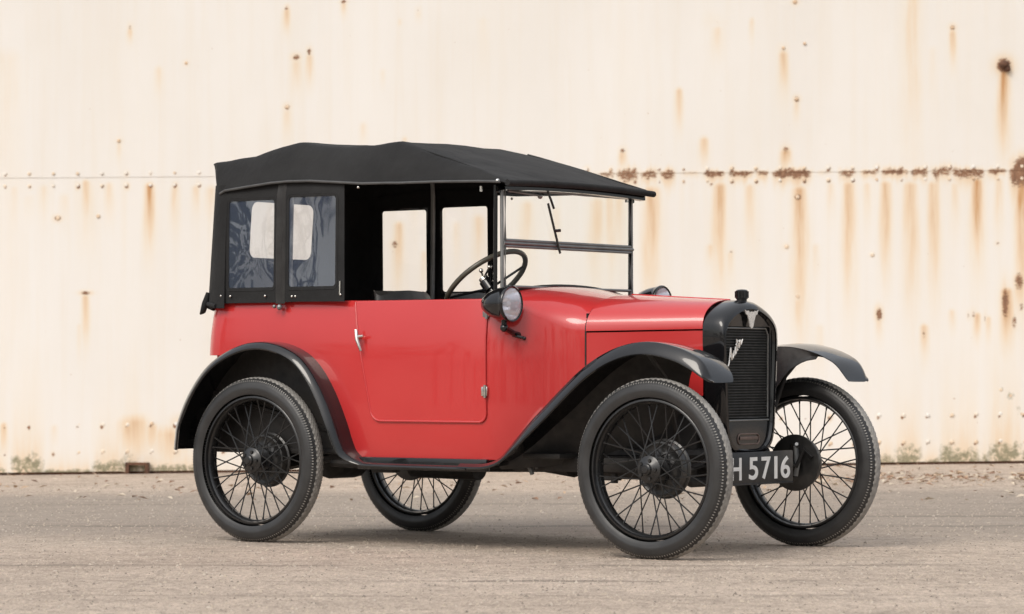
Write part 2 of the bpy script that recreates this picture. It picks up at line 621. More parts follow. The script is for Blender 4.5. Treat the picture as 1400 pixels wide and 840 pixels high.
for so, dist in ((-1.5, 28), (-.2, 31), (-3.2, 30), (-5.5, 29)):
    grow(mir * dist + sid * so, Vector((0, 0, 1)), 2.4, .13, 5)
for k in range(1900):                           # a thick evergreen
    t_ = rng.uniform(0, 1)
    rad_ = 2.2 * (1 - t_ * .75) * math.sqrt(rng.random())
    an = rng.uniform(0, 6.283)
    c = mir * 29 + sid * (2.9 + rad_ * math.cos(an)) + mir * (rad_ * math.sin(an)) + Vector((0, 0, .2 + 8 * t_))
    s_ = rng.uniform(.10, .26)
    e1_ = Vector(rng.normal(0, 1, 3)).normalized()
    e2_ = e1_.orthogonal().normalized()
    b.face([c - e1_ * s_, c - e2_ * s_ * .6, c + e1_ * s_, c + e2_ * s_ * .6], 1)
for k in range(1100):                           # undergrowth
    a = R(rng.uniform(-200, 20))
    dist = rng.uniform(24, 34)
    c = Vector((3 + dist * math.cos(a), -8 + dist * math.sin(a), 1.7 * rng.random() ** 1.6))
    if (c - C0).dot(FH) > -6:
        continue
    s_ = rng.uniform(.2, .5)
    e1_ = Vector(rng.normal(0, 1, 3)).normalized()
    e2_ = e1_.orthogonal().normalized()
    b.face([c - e1_ * s_, c - e2_ * s_ * .6, c + e1_ * s_, c + e2_ * s_ * .6], 1)
BARK = simple('bark', (.05, .042, .035), (.10, .085, .07), .85, .95, 4)
FOLI = simple('foliage', (.035, .045, .02), (.09, .10, .05), .7, .9, 1.2)
tag(b.build('wood', [BARK, FOLI], smooth=None, weld=False, normals=False), 'open wood of half bare trees mirrored in the side windows', 'wood', kind='stuff')

# ------------------------------------------------------------------ the rusty steel wall
WO = C0 + FH * WALL_D


def wp(u, z, out=0.0):
    p = WO + RH * u - FH * out
    return Vector((p.x, p.y, z))


def pu(px):
    return (px - 700) * 0.00502


def pz(py):
    return 0.6934 + (503.4 - py) * 0.00502


def seam_z(u):
    return 2.022 + 0.0076 * u


def foot_z(u):
    return SLOPE * np.clip(u, -6, 6)


wall = bpy.data.objects.new('steel_wall', None)
COL.objects.link(wall)
wall.location = wp(0, 0)
tag(wall, 'cream painted riveted steel wall streaked with rust behind the car', 'wall')


def wl_local(u, z, out=0.0):
    return wp(u, z, out) - wall.location


# list of stains read off the wall: streaks (px, py top, length px, width px, strength)
streaks = [(118, 243, 70, 5, .5), (150, 246, 60, 5, .35), (205, 248, 100, 5, .75), (240, 250, 75, 5, .35), (268, 250, 55, 5, .3), (88, 262, 60, 6, .18), (40, 262, 60, 6, .15),
           (392, 10, 40, 4, .5), (178, 36, 25, 3, .45), (217, 88, 50, 5, .25), (405, 80, 60, 6, .3), (423, 72, 50, 4, .5), (393, 147, 55, 5, .3), (163, 193, 30, 3, .25),
           (118, 400, 80, 4, .5), (110, 440, 60, 3, .2), (470, 0, 25, 3, .5), (572, 12, 20, 3, .3), (523, 95, 30, 3, .2), (497, 165, 40, 4, .25), (553, 185, 30, 3, .3),
           (980, 32, 60, 6, .28), (928, 118, 65, 4, .5), (1071, 66, 75, 5, .5), (1089, 136, 40, 4, .3), (1247, -40, 330, 10, .30), (1302, 38, 60, 4, .5), (1372, 92, 130, 6, .75),
           (851, 205, 30, 4, .6), (962, 185, 50, 5, .5), (1074, 200, 36, 5, .8), (1275, 60, 160, 6, .12), (660, 20, 120, 6, .12), (1028, 22, 40, 3, .3),
           (890, 250, 190, 9, .55), (845, 250, 120, 8, .3), (983, 246, 170, 7, .6), (1025, 248, 110, 6, .35), (1093, 250, 240, 8, .6), (1135, 246, 70, 5, .25), (1160, 244, 190, 7, .55),
           (1210, 244, 150, 6, .6), (1245, 244, 210, 8, .5), (1276, 244, 190, 7, .5), (1305, 246, 90, 5, .3), (1335, 240, 130, 6, .8), (1365, 240, 90, 5, .35), (1396, 238, 200, 6, .8),
           (1185, 246, 80, 5, .25), (1120, 440, 90, 5, .2), (1262, 440, 60, 5, .45), (1300, 420, 40, 4, .3), (1335, 425, 45, 4, .5), (1375, 390, 95, 6, .8), (1350, 430, 40, 3, .4),
           (972, 330, 40, 5, .35), (998, 340, 50, 4, .3), (1115, 330, 80, 5, .2), (1090, 405, 70, 5, .4), (1392, 370, 70, 6, .6), (1201, 432, 40, 4, .35),
           (545, 300, 120, 6, .4), (580, 340, 60, 4, .3), (655, 290, 100, 7, .3), (720, 270, 130, 8, .3), (760, 280, 110, 6, .2), (815, 265, 150, 9, .35), (835, 260, 150, 7, .35), (625, 300, 80, 5, .2),
           (8, 575, 60, 4, .5), (178, 575, 60, 7, .6), (76, 578, 40, 4, .25), (210, 575, 50, 6, .5), (10, 60, 420, 18, .14), (330, 560, 60, 9, .3), (250, 560, 80, 14, .4), (185, 560, 90, 16, .5), (235, 575, 80, 18, .5), (20, 250, 90, 6, .2), (60, 250, 60, 5, .25), (118, 245, 110, 8, .25), (290, 250, 60, 8, .3)]
# scabs of dark rust: (px, py, rx, ry, strength)
scabs = [(392, 11, 3, 3, .8), (405, 79, 5, 4, .9), (423, 71, 3, 5, .9), (393, 147, 4, 4, .8), (163, 193, 4, 3, .5), (255, 87, 3, 3, .5), (178, 38, 3, 5, .5), (80, 299, 5, 4, .8), (470, 2, 4, 3, .8),
         (523, 99, 3, 3, .4), (547, 31, 2, 3, .5), (572, 14, 3, 4, .4), (118, 401, 7, 2.5, .9), (1372, 90, 9, 9, 1.4), (1089, 136, 4, 4, .8), (1071, 66, 5, 5, .4), (1087, 3, 4, 3, .8), (1302, 38, 4, 4, .8),
         (1090, 270, 5, 5, .9), (1075, 338, 4, 4, .6), (1192, 349, 3, 3, .6), (1201, 430, 4, 9, 1.1), (1090, 406, 3, 3, .8), (1074, 205, 5, 6, .6), (851, 207, 4, 4, .7), (540, 335, 5, 6, .7), (975, 28, 9, 8, .25),
         (1373, 415, 5, 22, .9), (1392, 385, 7, 14, .7), (1385, 440, 4, 12, .6), (1395, 420, 5, 8, .5), (1330, 432, 3, 8, .5), (1262, 458, 3, 10, .5), (980, 32, 8, 3, .3), (1400, 225, 14, 10, 1.2),
         (972, 253, 3, 3, .6), (1323, 432, 2, 5, .5), (1345, 436, 2, 7, .5), (1363, 333, 3, 3, .5), (999, 345, 3, 3, .5), (600, 352, 3, 3, .5)]
# the flaking lip of the seam: runs of (px0, px1, thickness px, strength)
runs = [(818, 842, 5, .7), (843, 872, 9, .9), (876, 898, 7, .9), (902, 922, 6, 1.0), (930, 958, 2, .5), (962, 990, 5, 1.0), (996, 1030, 4, .9), (1034, 1050, 4, .9), (1056, 1108, 6, 1.1), (1118, 1138, 2, .5),
        (1146, 1170, 5, .8), (1176, 1200, 3, .8), (1205, 1240, 5, 1.0), (1244, 1268, 7, .9), (1272, 1300, 8, .8), (1300, 1345, 7, .9), (1350, 1375, 4, 1.0), (1380, 1410, 12, 1.2), (780, 815, 2, .5)]
moss = [(1380, 541, 6, 6, .8), (1367, 533, 4, 4, .6), (1390, 560, 5, 10, .4)]
# green-black growth creeping up from the foot: (px0, px1, height px)
creep = [(-40, 12, 14), (18, 62, 30), (62, 128, 8), (128, 176, 20), (172, 192, 34), (192, 275, 13), (560, 760, 9), (1195, 1225, 14), (1222, 1258, 27), (1258, 1284, 10), (1284, 1336, 28), (1336, 1350, 14), (1350, 1394, 38), (1394, 1440, 24)]


RVT = 0.166
VN = rng.random(4096)


def vnoise(x):
    i_ = np.floor(x).astype(int)
    t = x - i_
    t = t * t * (3 - 2 * t)
    return VN[i_ % 4096] * (1 - t) + VN[(i_ + 1) % 4096] * t


def stain_layers(U, Z):
    rust = np.zeros_like(U)
    scab = np.zeros_like(U)
    grn = np.zeros_like(U)
    K = 0.00502
    for px, py, L, w, s in streaks:
        z0, L, w = pz(py), L * K, w * K
        t = (z0 - Z)
        wob = 0.10 * w * np.sin(Z * 9 + px)
        fade = np.where(t > 0, np.clip(t / (0.015 + 0.9 * w), 0, 1) * np.exp(-(t / L) ** 2 * 1.6), 0)
        ww = w * (1.15 + 0.9 * np.clip(t / L, 0, 1))
        rust = np.maximum(rust, 1.25 * s * fade * np.exp(-((U - pu(px) - wob) / ww) ** 2))
    for u in np.arange(-5.0, 5.0, RVT):
        for zz_, am in ((seam_z(u) + .022, .55), (seam_z(u) - .062, .6), (foot_z(u) + .325, .6), (foot_z(u) + .14, .45)):
            k_ = float(vnoise(np.array([u * 57.3 + zz_ * 31]))[0])
            m_ = (np.abs(U - u - .035) < .05) & (np.abs(Z - zz_) < .06)
            q = ((U[m_] - u - .035) / (.008 + .006 * k_)) ** 2 + ((Z[m_] - zz_) / (.009 + .009 * k_)) ** 2
            scab[m_] = np.maximum(scab[m_], am * (.9 + .9 * k_) * np.exp(-q))
            rust[m_] = np.maximum(rust[m_], .5 * k_ * np.exp(-q * .3))
    for px, py, rx, ry, s in scabs:
        q = ((U - pu(px)) / (rx * K)) ** 2 + ((Z - pz(py)) / (ry * K)) ** 2
        scab = np.maximum(scab, s * np.exp(-q * 1.1))
        rust = np.maximum(rust, 0.5 * s * np.exp(-q * 0.35))
    sz = seam_z(U)
    for a, c, th, s in runs:
        inx = 1 / (1 + np.exp(-(U - pu(a)) / 0.012)) * (1 / (1 + np.exp((U - pu(c)) / 0.012)))
        n1 = vnoise(U * 22 + a) * .5 + vnoise(U * 61 + c) * .5
        n2 = vnoise(U * 17 + c * 1.7) * .6 + vnoise(U * 80 + a) * .4
        dn = np.maximum(th * K * (0.35 + 1.7 * n1), .004)
        up = np.maximum(th * K * (1.5 * n2 - .35), .002)
        dz = Z - sz
        lim = np.where(dz < 0, -dz / dn, dz / up)
        scab = np.maximum(scab, .72 * s * inx * np.clip(1.5 - lim, 0, 1))
        rust = np.maximum(rust, 0.6 * s * inx * np.where(dz < 0, np.exp(-(dz / (dn * 2.2 + .01)) ** 2), np.exp(-(dz / (up * 1.5 + .004)) ** 2)))
    for px, py, rx, ry, s in moss:
        q = ((U - pu(px)) / (rx * K)) ** 2 + ((Z - pz(py)) / (ry * K)) ** 2
        grn = np.maximum(grn, s * np.exp(-q))
    f = Z - foot_z(U)
    for a, c, h in creep:
        inx = 1 / (1 + np.exp(-(U - pu(a)) / 0.015)) * (1 / (1 + np.exp((U - pu(c)) / 0.015)))
        hh_ = h * K * (0.55 + 0.4 * vnoise(U * 14 + a) + 0.2 * vnoise(U * 45 + c))
        grn = np.maximum(grn, inx * np.clip(1.9 - 1.4 * f / np.maximum(hh_, .01), 0, 1) * .85)
        rust = np.maximum(rust, 0.55 * inx * np.exp(-np.clip(f, 0, 9) / (2.2 * h * K)))
    grn = np.maximum(grn, 0.45 * np.exp(-np.clip(f, 0, 9) / 0.035))
    rust = np.maximum(rust, 0.25 * np.exp(-np.clip(f, 0, 9) / 0.12))
    # faint regular runs below every rivet of the seam
    below = np.clip((sz - Z) / 0.03, 0, 1) * np.exp(-np.clip(sz - Z, 0, 9) / 0.45)
    rust = np.maximum(rust, 0.13 * below * (0.5 + 0.5 * np.cos(U * 2 * np.pi / 0.166)) ** 4)
    return np.clip(rust, 0, 1), np.clip(scab, 0, 1.3), np.clip(grn, 0, 1.2)


def plate(name, z_lo, z_hi, nz, out, lip=False):
    xs = np.concatenate([np.linspace(-16, -4.3, 14)[:-1], np.linspace(-4.3, 4.3, 820), np.linspace(4.3, 16, 14)[1:]])
    U, T = np.meshgrid(xs, np.linspace(0, 1, nz), indexing='ij')
    lo = z_lo(U)
    Z = lo + (z_hi(U) - lo) * T
    # plates of this age are never flat: shallow hollows between the frames
    wav = 0.004 * np.sin(U * 3.79 + 0.6) * np.sin(Z * 1.9 + 0.3) + 0.003 * np.sin(U * 1.31 + Z * 0.8) + 0.002 * np.sin(U * 7.5 + 1)
    O = out + wav
    base = np.array(wall.location)
    P3 = np.stack([WO.x + RH.x * U - FH.x * O, WO.y + RH.y * U - FH.y * O, Z], -1).reshape(-1, 3) - base
    nx = len(xs)
    idx = np.arange(nx * nz).reshape(nx, nz)
    q = np.stack([idx[:-1, :-1], idx[1:, :-1], idx[1:, 1:], idx[:-1, 1:]], -1).reshape(-1, 4)
    verts = [P3]
    faces = [q]
    n0 = nx * nz
    r_, s_, g_ = [a.reshape(-1) for a in stain_layers(U, Z)]
    att = [[r_], [s_], [g_]]
    if lip:                                     # the lower edge of the overlapping plate turns back to the plate below
        low = idx[:, 0]
        for dx in (0.0, 0.0026):
            verts.append(P3[low] + np.array(FH) * dx)
            for a, v in zip(att, (r_, s_, g_)):
                a.append(v[low])
        j = n0 + np.arange(nx)
        i2 = j + nx
        faces.append(np.stack([j[:-1], i2[:-1], i2[1:], j[1:]], -1))
        n0 += 2 * nx
    return verts, faces, att, n0


def rivets(verts, faces, att, n0, spots, out):
    base = np.array(wall.location)
    for u, z, r_, stain in spots:
        c = np.array(wp(u, z, out)) - base
        e1, e2, nn = np.array(RH), np.array((0, 0, 1.0)), -np.array(FH)
        rings = []
        for rr, hh in ((1.0, -0.12), (0.96, 0.08), (0.72, 0.18), (0.36, 0.24)):
            for k in range(10):
                a = k * 2 * math.pi / 10
                rings.append(c + e1 * math.cos(a) * r_ * rr + e2 * math.sin(a) * r_ * rr + nn * hh * r_)
        rings.append(c + nn * 0.26 * r_)
        verts.append(np.array(rings))
        fs = []
        for q in range(3):
            for k in range(10):
                fs.append((n0 + q * 10 + k, n0 + q * 10 + (k + 1) % 10, n0 + q * 10 + 10 + (k + 1) % 10, n0 + q * 10 + 10 + k))
        for k in range(10):
            fs.append((n0 + 30 + k, n0 + 30 + (k + 1) % 10, n0 + 40, n0 + 40))
        faces.append(np.array(fs))
        for a, v in zip(att, (stain * .8, stain * 0.45, 0.0)):
            a.append(np.full(41, v))
        n0 += 41
    return n0


def wall_mesh(name, spec, spots, out, M):
    verts, faces, att, n0 = spec
    rivets(verts, faces, att, n0, spots, out)
    V3 = np.concatenate(verts)
    F = [tuple(dict.fromkeys(map(int, f))) for fs in faces for f in fs]
    me = bpy.data.meshes.new(name)
    me.from_pydata(V3.tolist(), [], F)
    for nm, a in zip(('rust', 'scab', 'moss'), att):
        at = me.attributes.new(nm, 'FLOAT', 'POINT')
        at.data.foreach_set('value', np.concatenate(a).astype(np.float32))
    me.materials.append(M)
    me.polygons.foreach_set('use_smooth', [True] * len(me.polygons))
    o = bpy.data.objects.new(name, me)
    COL.objects.link(o)
    o.parent = wall
    return o


WALLM, nt, P = mat('weathered_cream_paint')
tc = add(nt, 'ShaderNodeTexCoord')
mp = add(nt, 'ShaderNodeMapping')
mp.inputs['Rotation'].default_value = (0, 0, YAW)
nt.links.new(tc.outputs['Object'], mp.inputs[0])
V = mp.outputs[0]


def attr(nm):
    a = add(nt, 'ShaderNodeAttribute')
    a.attribute_name = nm
    return a.outputs['Fac']


cloud = noise(nt, 0.8, 5, 0.6, V, (1, 1, 0.6))
drip = noise(nt, 5, 5, 0.6, V, (2.2, 1, 0.12))
brk1 = noise(nt, 26, 5, 0.7, V, (1.6, 1, 0.5))
brk2 = noise(nt, 70, 4, 0.7, V)
col = ramp(nt, cloud, [(0.3, (0.76, 0.725, 0.672)), (0.55, (0.79, 0.762, 0.72)), (0.75, (0.805, 0.782, 0.747))])
col = mix(nt, ramp(nt, drip, [(0.45, g(0)), (0.8, g(0.3))]), col, (0.74, 0.655, 0.53))
col = mix(nt, ramp(nt, noise(nt, 7, 5, 0.6, V, (3.0, 1, 0.09)), [(0.60, g(0)), (0.80, g(0.16))]), col, (0.70, 0.585, 0.44))
ru = math_n(nt, 'MULTIPLY', attr('rust'), ramp(nt, noise(nt, 9, 5, 0.6, V, (2.5, 1, 0.25)), [(0.25, g(0.6)), (0.65, g(1.2))]))
col = mix(nt, ramp(nt, ru, [(0.02, g(0)), (0.35, g(0.55)), (0.9, g(0.95))]), col, ramp(nt, ru, [(0.1, (0.79, 0.67, 0.49)), (0.45, (0.74, 0.53, 0.31)), (0.95, (0.52, 0.27, 0.11))]))
sc = math_n(nt, 'MULTIPLY', attr('scab'), ramp(nt, noise(nt, 34, 6, 0.75, V, (1, 1, 2.2)), [(0.34, g(0.4)), (0.6, g(1.4))]))
col = mix(nt, ramp(nt, sc, [(0.28, g(0)), (0.6, g(1))]), col, ramp(nt, brk1, [(0.3, (0.16, 0.085, 0.055)), (0.7, (0.36, 0.20, 0.12))]))
gr = math_n(nt, 'MULTIPLY', attr('moss'), ramp(nt, noise(nt, 22, 6, 0.75, V), [(0.36, g(0.12)), (0.62, g(1.55))]))
col = mix(nt, ramp(nt, gr, [(0.25, g(0)), (0.8, g(0.85))]), col, ramp(nt, brk2, [(0.3, (0.13, 0.125, 0.075)), (0.7, (0.29, 0.28, 0.175))]))
# small specks of rust
spk = ramp(nt, noise(nt, 24, 2, 0.5, V), [(0.76, g(0)), (0.80, g(0.7))])
col = mix(nt, spk, col, (0.42, 0.26, 0.14))
nt.links.new(col, P.inputs['Base Color'])
nt.links.new(ramp(nt, sc, [(0.2, g(0.75)), (0.7, g(0.95))]), P.inputs['Roughness'])
P.inputs['Specular IOR Level'].default_value = 0.3
bump(nt, P, math_n(nt, 'ADD', math_n(nt, 'MULTIPLY', cloud, 0.6), math_n(nt, 'ADD', math_n(nt, 'MULTIPLY', brk2, 0.04), math_n(nt, 'MULTIPLY', sc, 0.12))), 0.35, 0.03)

us_r = [u for u in np.arange(-5.0, 5.0, RVT)]
rr = random.Random(3)
sp_up = [(u + 0.03, seam_z(u) + 0.028, 0.0115, rr.choice([0, .2, .4, .55])) for u in us_r]
sp_lo = [(u + 0.03, seam_z(u) - 0.055, 0.0115, rr.choice([.2, .3, .5, .7])) for u in us_r]
sp_lo += [(u + 0.045, foot_z(u) + 0.34 + rr.uniform(-.004, .004), 0.0135, rr.choice([0, .3, .5, .7])) for u in us_r]
sp_lo += [(u + 0.045, foot_z(u) + 0.155 + rr.uniform(-.004, .004), 0.0135, rr.choice([0, .2, .4, .6])) for u in us_r]
for px, py in ((392, 11), (393, 147), (163, 193), (255, 87), (1087, 3), (1089, 136), (1071, 66), (1302, 38), (1100, 60), (523, 99)):
    sp_up.append((pu(px), pz(py), 0.012, .7))
for px, py in ((80, 299), (1090, 270), (1075, 338), (1192, 349), (1090, 406), (1367, 533), (1380, 541), (135, 296), (1395, 566)):
    sp_lo.append((pu(px), pz(py), 0.014, .6))
wall_mesh('upper_plate', plate('upper', lambda U: seam_z(U), lambda U: 0 * U + 6.5, 200, 0.003, lip=True), sp_up, 0.003, WALLM)
wall_mesh('lower_plate', plate('lower', lambda U: foot_z(U) + 0.018, lambda U: seam_z(U) + 0.05, 210, 0.0), sp_lo, 0.0, WALLM)
RUSTY = simple('bare_rust', (0.07, 0.035, 0.022), (0.17, 0.08, 0.045), 0.85, 0.95, 14, bmp=0.6, bscale=40, bdist=0.006)
b = MB()
rows = []
for u in np.linspace(-16, 16, 65):
    z = float(foot_z(u))
    rows.append([wl_local(u, z - 0.05, -0.02), wl_local(u, z + 0.05, -0.02)])
b.grid(rows)
b.build('foot_plate', RUSTY, wall, smooth=None, solid=0.01)
b = MB()                                        # a rusted drain spout at the foot
z0 = float(foot_z(-2.56))
for (ua, ub, za, zb) in ((-2.64, -2.48, 0.062, 0.078), (-2.64, -2.615, 0.004, 0.062), (-2.505, -2.48, 0.004, 0.062)):
    lo, hi = wl_local(ua, z0 + za, 0.0), wl_local(ub, z0 + zb, 0.05)
    rows = []
    for out in (-0.01, 0.06):
        rows.append([wl_local(ua, z0 + za, out), wl_local(ub, z0 + za, out), wl_local(ub, z0 + zb, out), wl_local(ua, z0 + zb, out)])
    vs = b.grid(rows, closed_v=True)
    b.bm.faces.new(vs[1])
b.build('drain_spout', RUSTY, wall, smooth=None)
b = MB()                                        # sheared-off lug, upper right
c = wl_local(pu(1372), pz(89), 0.02)
b.sphere(c, 0.036, 10, 8, (1, 1, 0.8))
b.sphere(c + Vector((0.02, 0.01, -0.03)), 0.022, 8, 6)
b.build('broken_lug', RUSTY, wall)

# ------------------------------------------------------------------ the car (x forward, right-hand side towards the viewer)
car = bpy.data.objects.new('vintage_car', None)
COL.objects.link(car)
car.location = (0, 0, 0)
tag(car, 'small red vintage open tourer with black folding hood and wire wheels', 'car')
WB, TRK, RAD = 1.905, 0.528, 0.332

# ---- body tub
ARCH = [(-0.376, .40), (-.36, .468), (-.305, .60), (-.218, .725), (-.12, .772), (-.004, .796), (.112, .792), (.226, .752), (.301, .69), (.365, .592), (.413, .48), (.45, .391), (.49, .345)]


def zbot(x, y=-.5):
    if x < -.12 and y > -.36:
        return .42
    if x < -.2:
        return .745
    if x < 0.48:
        return max(0.345, lerp_table(ARCH, x))
    return wing_line(x)


def wing_line(x):
    # ahead of the doors the panel stops along the top of the front wing
    return max(.345, lerp_table([(1.22, .345), (1.30, .405), (1.369, .46), (1.453, .528)], x)) + .004 * smooth01((x - 1.2) / .1)


HW_PTS = [(.9, .50), (.97, .4985), (1.05, .494), (1.115, .4835), (1.16, .464), (1.21, .432), (1.26, .396), (1.31, .359), (1.36, .332), (1.40, .3155), (1.44, .304)]
HALF_W = [(-0.23, .50), (0.85, .50)] + [tuple(q) for q in spline(HW_PTS, 6)]


def half_w(x):
    return lerp_table(HALF_W, x)


def belt(x):
    return lerp_table([(-.4, .955), (.3, .957), (.5, .952), (1.12, .944)], x)


def side_off(z, x=0.5):
    """tumblehome: the side rolls in a little at the top and tucks under at the foot"""
    t = (z - 0.345) / 0.605
    return 0.024 * max(0, (t - .62) / .38) ** 2 + 0.012 * max(0, (0.35 - t) / .35) ** 2


def plan_path():
    pts = []
    for y in np.linspace(0, -.38, 9):
        pts.append((-.35, y, -1, 0))
    for a in np.linspace(0, 90, 11)[1:]:
        pts.append((-.228 - .122 * math.cos(R(a)), -.378 - .122 * math.sin(R(a)), -math.cos(R(a)), -math.sin(R(a))))
    for x in np.concatenate([np.linspace(-.2, .5, 41), np.linspace(.53, 1.115, 24)]):
        pts.append((x, -half_w(x), 0, -1))
    return pts


def tub_rows(sgn):
    rows = []
    for x, y, nx, ny in plan_path():
        zb, zt = zbot(x, y), belt(x)
        row = []
        for k in range(17):
            z = zb + (zt - zb) * k / 16
            o = side_off(z)
            row.append((x - nx * o, sgn * (y - ny * o), z))
        # rolled top edge
        for dz, o in ((.005, .006), (.006, .016), (.002, .024), (-.012, .026)):
            row.append((x - nx * (side_off(zt) + o), sgn * (y - ny * (side_off(zt) + o)), zt + dz))
        rows.append(row)
    return rows


def scuttle_section(x, n_side=16, n_arc=16):
    t = (x - 1.115) / (1.44 - 1.115)
    w = half_w(x)
    zs = belt(1.115) + (.83 - belt(1.115)) * smooth01(t)
    zt = 1.014 + (.973 - 1.014) * smooth01(t)
    zb = wing_line(x)
    pts = []
    for k in range(n_side):
        z = zb + (zs - zb) * k / n_side
        pts.append((-(w - side_off(z) * (1 - t)), z))
    o = side_off(zs) * (1 - t)
    e = 2 / (2.0 + .25 * t)
    for k in range(n_arc + 1):
        a = math.pi / 2 * k / n_arc
        pts.append((-(w - o) * math.cos(a) ** e, zs + (zt - zs) * math.sin(a) ** e))
    return pts


b = MB()
for sgn in (1, -1):
    b.grid(tub_rows(sgn))
    rows = []
    for x in np.linspace(1.115, 1.44, 22):
        rows.append([(x, sgn * y, z) for y, z in scuttle_section(x)])
    b.grid(rows)
b.orient((0.5, 0, 0.6))
body = b.build('body', [RED, TRIM], car, smooth=50, solid=0.006, offset=-1, inner=True)

# floor and inner wheel houses keep daylight out of the tub
b = MB()
b.box((-.30, -.44, .352), (1.42, .44, .372), 0.004)
b.build('floor', CHASSIS, car)
for s in (-1, 1):
    b = MB()
    b.grid([[(x, s * .43, z) for z in (.37, .6, .70)] for x in (-.335, 0, .44)])
    pts = [(x, z + .010) for x, z in ([(-.335, .60), (-.27, .68)] + ARCH[3:-1])]
    b.grid([[(x, s * y, z) for y in (.43, .49)] for x, z in pts])
    b.grid([[(x, s * .43, zz_) for zz_ in (.55, z)] for x, z in pts])
    b.tube([(-.335, s * .43, .60), (.44, s * .43, .41)], .01, 6)
    b.build('wheel_house', CHASSIS, car, solid=0.004)

# ---- doors


def make_door(s):
    def xl(z):
        x = .467 + (.95 - z) / (.95 - .49) * .103
        if z < .525:
            x += .032 * (1 - math.sqrt(max(0, 1 - ((.525 - z) / .035) ** 2)))
        return x

    def xr(z):
        x = 1.105 + (.944 - z) / .46 * .006
        if z < .52:
            x -= .03 * (1 - math.sqrt(max(0, 1 - ((.52 - z) / .032) ** 2)))
        return x

    def at(x, z, o):
        return (x, s * (half_w(x) - side_off(z) + o), z)
    zs = [.4885 + .035 * (k / 8) ** 2 for k in range(9)] + list(np.linspace(.545, .951, 15))
    bm = MB()
    bm.grid([[at(xl(z) + (xr(z) - xl(z)) * t, z, .003) for t in np.linspace(0, 1, 14)] for z in zs])
    d = bm.build('door', RED, car, smooth=50, solid=0.004)
    loop = [at(xl(z), z, .004) for z in reversed(zs)] + [at(xl(zs[0]) + (xr(zs[0]) - xl(zs[0])) * t, zs[0], .004) for t in np.linspace(.05, .95, 10)] + [at(xr(z), z, .004) for z in zs]
    bm = MB()
    bm.tube(loop, .0048, 8)
    bm.build('beading', RED, d)
    bm = MB()
    bm.tube([at(x, .951, -.002) for x in np.linspace(xl(.951), xr(.951), 16)], .0065, 8)
    bm.build('top_rail', RED, d)
    bm = MB()
    hx, hz = xl(.82) + .012, .815
    y0 = half_w(hx)
    bm.tube([(hx, s * (y0 - .01), hz), (hx, s * (y0 + .026), hz)], .0085, 10)
    bm.tube([(hx - .004, s * (y0 + .024), hz + .028), (hx + .006, s * (y0 + .03), hz - .01), (hx + .022, s * (y0 + .026), hz - .055)], [.006, .008, .0045], 8)
    bm.tube([(hx + .002, s * (y0 + .028), hz), (hx + .034, s * (y0 + .026), hz + .004)], .0055, 8)
    bm.build('door_handle', CHROME, d)
    for hz in (.905, .605):
        bm = MB()
        x0 = xr(hz)
        y0 = half_w(x0) - side_off(hz)
        bm.box((x0 - .016, s * y0 if s > 0 else -y0 - .012, hz - .018), (x0 + .012, s * y0 + .012 if s > 0 else -y0, hz + .018), .003)
        bm.tube([(x0 + .003, s * (y0 + .011), hz - .024), (x0 + .003, s * (y0 + .011), hz + .024)], .0065, 8)
        bm.build('hinge', CHROME if hz < .7 else STEEL, d)
    return d


for s in (-1, 1):
    make_door(s)

# ---- bonnet


def bonnet_section(x, top):
    t = (x - 1.446) / (1.896 - 1.446)
    w = .302 + (.188 - .302) * t
    zs = .831 + .006 * t
    zt = .973 + (.947 - .973) * t
    e = 2 / (2.25 + .1 * t)
    if top:
        return [(-(w + .003) * math.cos(a) ** e, zs + .002 + (zt - zs) * math.sin(a) ** e) for a in np.linspace(0, math.pi / 2, 18)]
    zb = .56 + .03 * t
    return [(-w, zb + (zs - .004 - zb) * k / 6) for k in range(7)]


for s in (-1, 1):
    b = MB()
    b.grid([[(x, s * y, z) for y, z in bonnet_section(x, False)] for x in np.linspace(1.446, 1.896, 8)])
    b.build('bonnet_side', RED, car)
b = MB()
for s in (-1, 1):
    b.grid([[(x, s * y, z) for y, z in bonnet_section(x, True)] for x in np.linspace(1.446, 1.896, 10)])
bonnet = b.build('bonnet', RED, car, solid=.003)
b = MB()                                        # dark welt between bonnet and scuttle
for s in (-1, 1):
    b.tube([(1.443, s * (y * .996), z - .003) for y, z in scuttle_section(1.44)[3:]], .0035, 8)
b.build('bonnet_welt', CHASSIS, car)
b = MB()
b.tube([(1.45, 0, .976), (1.895, 0, .950)], .004, 8)
b.build('centre_hinge', RED, bonnet)

# ---- radiator
FRONT = [(0, .925), (.045, .921), (.09, .908), (.13, .891), (.16, .871), (.178, .85), (.186, .825), (.187, .78), (.183, .7), (.176, .6), (.169, .5), (.164, .46), (.150, .418), (.122, .392), (.08, .378), (0, .374)]
FRONT = [tuple(p) for p in spline(FRONT, 3)]


def rad_ring(x, grow, lift):
    pts = []
    for y, z in FRONT:
        yy = y * (1 + grow)
        zz = z + lift * smooth01((z - .6) / .3)
        pts.append((x, -yy, zz))
    return pts + [(x, -y, z) for (_, y, z) in reversed(pts[1:-1])]


